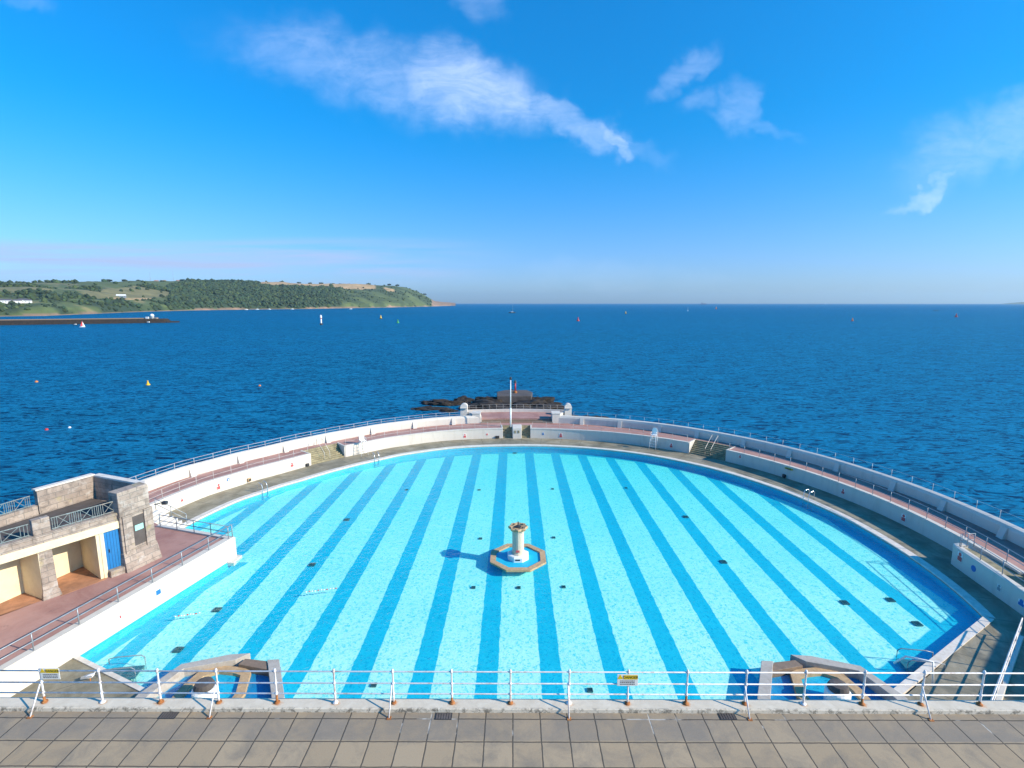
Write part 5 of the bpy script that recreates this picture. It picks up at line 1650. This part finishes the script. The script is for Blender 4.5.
# far-off woods: thousands of crowns as one mass on the slopes
ico = bmesh.new(); bmesh.ops.create_icosphere(ico, subdivisions=1, radius=1.0)
icv = [v.co.copy() for v in ico.verts]; icf = [[v.index for v in f_.verts] for f_ in ico.faces]; ico.free()
rw = random.Random(5)
VV = []; FF = []; SH = []
cnt = 0
tries = 0
while cnt < 10500 and tries < 90000:
    tries += 1
    u = rw.uniform(-1.25, -0.15) if rw.random() < .5 else rw.uniform(-0.72, -0.32); t_ = rw.random() ** 0.9
    P_ = head_point(u, t_)
    c_, k_ = land_col(u, t_, P_.x, P_.y)
    if k_ == 'field' and rw.random() > 0.012: continue
    if k_ == 'rock' or (t_ > 0.55 and rw.random() > 0.25): continue
    if k_ == 'scrub' and rw.random() > 0.35: continue
    s_ = rw.choice((2.5, 3, 4, 5, 6.5)) * rw.uniform(.8, 1.2) * (P_.y / 1700) ** 0.5 * (0.6 if k_ == 'scrub' else 1)
    b0 = len(VV)
    ox, oy, oz = rw.uniform(.8, 1.3), rw.uniform(.8, 1.3), rw.uniform(.7, 1.1)
    for v in icv:
        j_ = 1 + rw.uniform(-.25, .25)
        VV.append((P_.x + v.x * s_ * ox * j_, P_.y + v.y * s_ * oy * j_, P_.z + 0.4 * s_ + v.z * s_ * oz * j_))
    sh = rw.uniform(0.7, 1.6)
    base_c = rw.choice(((0.045, 0.075, 0.03), (0.03, 0.06, 0.03), (0.06, 0.085, 0.03), (0.035, 0.06, 0.035)))
    SH += [tuple(sh * x_ for x_ in base_c)] * len(icv)
    FF += [[b0 + i for i in f_] for f_ in icf]
    cnt += 1
me = bpy.data.meshes.new('woodland')
me.from_pydata(VV, [], FF)
ca_ = me.color_attributes.new('leaf', 'FLOAT_COLOR', 'POINT')
for i, c_ in enumerate(SH): ca_.data[i].color = (*c_, 1)
m, q = newmat('woodland_foliage')
at = q.n('ShaderNodeAttribute', attribute_name='leaf')
n1 = q.noise(q.pos(), 0.25, 4, 0.7)
q.out(q.bsdf(q.mix(q.mr(n1, 0.3, 0.7), q.mix(0.5, at.outputs['Color'], (0.01, 0.02, 0.01)), at.outputs['Color']), 0.95))
me.materials.append(m)
wo_ = bpy.data.objects.new('woodland', me); col.objects.link(wo_); wo_['kind'] = 'stuff'
tag(wo_, 'dense dark green woodland covering the headland slopes', 'woodland')

# separate ridge-top trees
def ridge_tree(px, s, label):
    u = (px - 514) / 523.0
    P_ = head_point(u, 0.99); s *= 1.35
    t = thing('ridge_tree', tuple(P_), label, 'tree', 'trees standing on the headland skyline')
    MB().tube([(0, 0, -2), (0.3, 0, s * 0.45)], 0.06 * s, 6, r2=0.03 * s).build('trunk', M['trunk'], t)
    rr_ = random.Random(int(px * 7)); b = MB()
    for k in range(46):
        an = rr_.uniform(0, 6.28); q_ = rr_.random() ** .5 * s * 0.75
        cx_, cy_, cz_ = q_ * math.cos(an), q_ * math.sin(an), s * (0.35 + 0.5 * rr_.random() * (1 - 0.5 * q_ / s))
        r_ = s * rr_.uniform(0.10, 0.2); b0 = len(b.v)
        for v in icv:
            jj = 1 + rr_.uniform(-.3, .3); b.v.append(Vector((cx_ + v.x * r_ * jj, cy_ + v.y * r_ * jj, cz_ + v.z * r_ * jj)))
        for f_ in icf: b.f.append([b0 + i for i in f_])
    b.build('crown', M['leaf'], t)
RT = [(110, 11, 'first skyline tree clump above the tan field'), (126, 11, 'second skyline tree clump above the tan field'), (140, 9, 'third skyline tree above the tan field'),
      (213, 11, 'skyline tree just right of the ridge houses'), (224, 13, 'tall skyline tree at the left end of the woods'), (238, 11, 'skyline tree above the middle of the woods'),
      (252, 13, 'rounded skyline tree where the ridge field begins'), (283, 12, 'first small skyline tree on the tan ridge field'), (300, 11, 'second small skyline tree on the tan ridge field'),
      (311, 11, 'third small skyline tree on the tan ridge field'), (322, 12, 'fourth small skyline tree on the tan ridge field'), (334, 9, 'fifth small skyline tree on the tan ridge field'),
      (341, 8, 'sixth small skyline tree on the tan ridge field'), (369, 14, 'dark skyline tree at the right end of the ridge field'), (390, 14, 'skyline tree near the shoulder of the headland'),
      (398, 13, 'last skyline tree before the headland drops'), (425, 12, 'lone tree low on the headland point')]
for a in RT: ridge_tree(*a)

def house(px, t_, w, dpt, h, wallm, roofm, label, grp=None):
    u = (px - 514) / 523.0
    P_ = head_point(u, t_)
    t = thing('house', tuple(P_), label, 'house', grp, R(25))
    MB().box((0, 0, h / 2 - 1), (w, dpt, h + 2)).build('wall', M[wallm], t)
    b = MB()
    for sx in (-1, 1):
        for (yy, zz) in ((-dpt / 2 - .4, h), (0, h + dpt * 0.35), (dpt / 2 + .4, h)): b.v.append(Vector((sx * (w / 2 + .3), yy, zz)))
    b.f = [[0, 1, 2], [5, 4, 3], [0, 3, 4, 1], [1, 4, 5, 2], [2, 5, 3, 0]]
    b.build('roof', M[roofm], t)
    n_ = max(2, int(w / 3.5))
    for k in range(n_):
        MB().box((-w / 2 + w * (k + .5) / n_, -dpt / 2 - .02, h * 0.55), (1.1, 0.1, 1.4)).build('window', M['glass_dark'], t)
house(4, .10, 16, 8, 5.5, 'pure_white', 'slate', 'white house at the left edge above the shore')
house(16, .10, 10, 8, 5, 'pure_white', 'slate', 'smaller white house beside the large tree on the left')
house(22, .105, 13, 8, 5, 'pure_white', 'slate', 'middle white house right of the large tree')
house(27, .10, 9, 7, 4.5, 'pure_white', 'slate', 'lowest white house at the right end of the left hamlet')
house(121, .17, 20, 10, 4, 'rail_grey', 'pure_white', 'long pale farm shed below the tan field')
for (px, w, c_, lb) in ((158, 16, 'cream', 'first ridge house above the field'), (166, 12, 'pure_white', 'second ridge house, white'), (180, 18, 'cream', 'third ridge house, long and tan'),
                        (188, 14, 'terracotta', 'fourth ridge house, reddish'), (198, 20, 'terracotta', 'fifth ridge house, widest of the ridge row'), (206, 14, 'cream', 'last ridge house before the woods')):
    house(px, .985, w, 9, 6, c_, 'terracotta', lb, 'houses along the headland ridge')
for px, h_ in ((152, 48), (175, 58)):
    u = (px - 514) / 523.0; P_ = head_point(u, 1.0)
    t = thing('radio_mast', tuple(P_), 'thin radio mast on the ridge, %s' % ('left and shorter' if px < 160 else 'right and taller'), 'mast', 'radio masts on the ridge')
    MB().tube([(0, 0, 0), (0, 0, h_)], 0.45, 5, r2=0.25).build('mast', M['rail_grey'], t)
    for f_ in (0.4, 0.8):
        for an in (0, 2.1, 4.2): MB().tube([(0, 0, h_ * f_), (12 * math.cos(an), 12 * math.sin(an), -3)], 0.07, 4).build('guy_wire', M['rail_grey'], t)

# very distant land at the right
m_far = simple('far_headland', (0.06, 0.09, 0.06), 0.95, var=0.3, nscale=0.002)
V = []; Fc = []
NU2 = 60
for i in range(NU2 + 1):
    u = 0.925 + 0.6 * i / NU2
    for j, k in enumerate((0, .15, .5, 1.0)):
        D = 9000 + 2500 * k
        hgt = 120 * (1 - math.exp(-(i) / 9.0)) * math.sin(k * math.pi / 2) * (1 + .15 * noise.noise(Vector((u * 20, k, 0))))
        V.append((u * D, D, SEA_Z + hgt - (1 if j == 0 else 0)))
for i in range(NU2):
    for j in range(3):
        a = i * 4 + j; Fc.append([a, a + 4, a + 5, a + 1])
me = bpy.data.meshes.new('far_hills'); me.from_pydata(V, [], Fc); me.materials.append(m_far)
fo_ = bpy.data.objects.new('far_hills', me); col.objects.link(fo_); fo_['kind'] = 'structure'
rock_mass('rocks', [(1440, 1460, 14, 5, 2.2), (1475, 1480, 20, 6, 2.6), (1510, 1490, 16, 6, 2.0), (1200, 1490, 8, 4, 1.2)], '', 21)

# ---------------------------------------------------------------- air
m, q = newmat('haze_air')
pv = q.n('ShaderNodeVolumePrincipled')
q.put(pv.inputs['Color'], (0.60, 0.85, 1.0))
pv.inputs['Density'].default_value = 0.00004
pv.inputs['Anisotropy'].default_value = 0.3
q.out(None, pv.outputs[0])
hz_ = MB().box((0, 0, 165), (38000, 38000, 350)).build('haze', m)
hz_['kind'] = 'stuff'
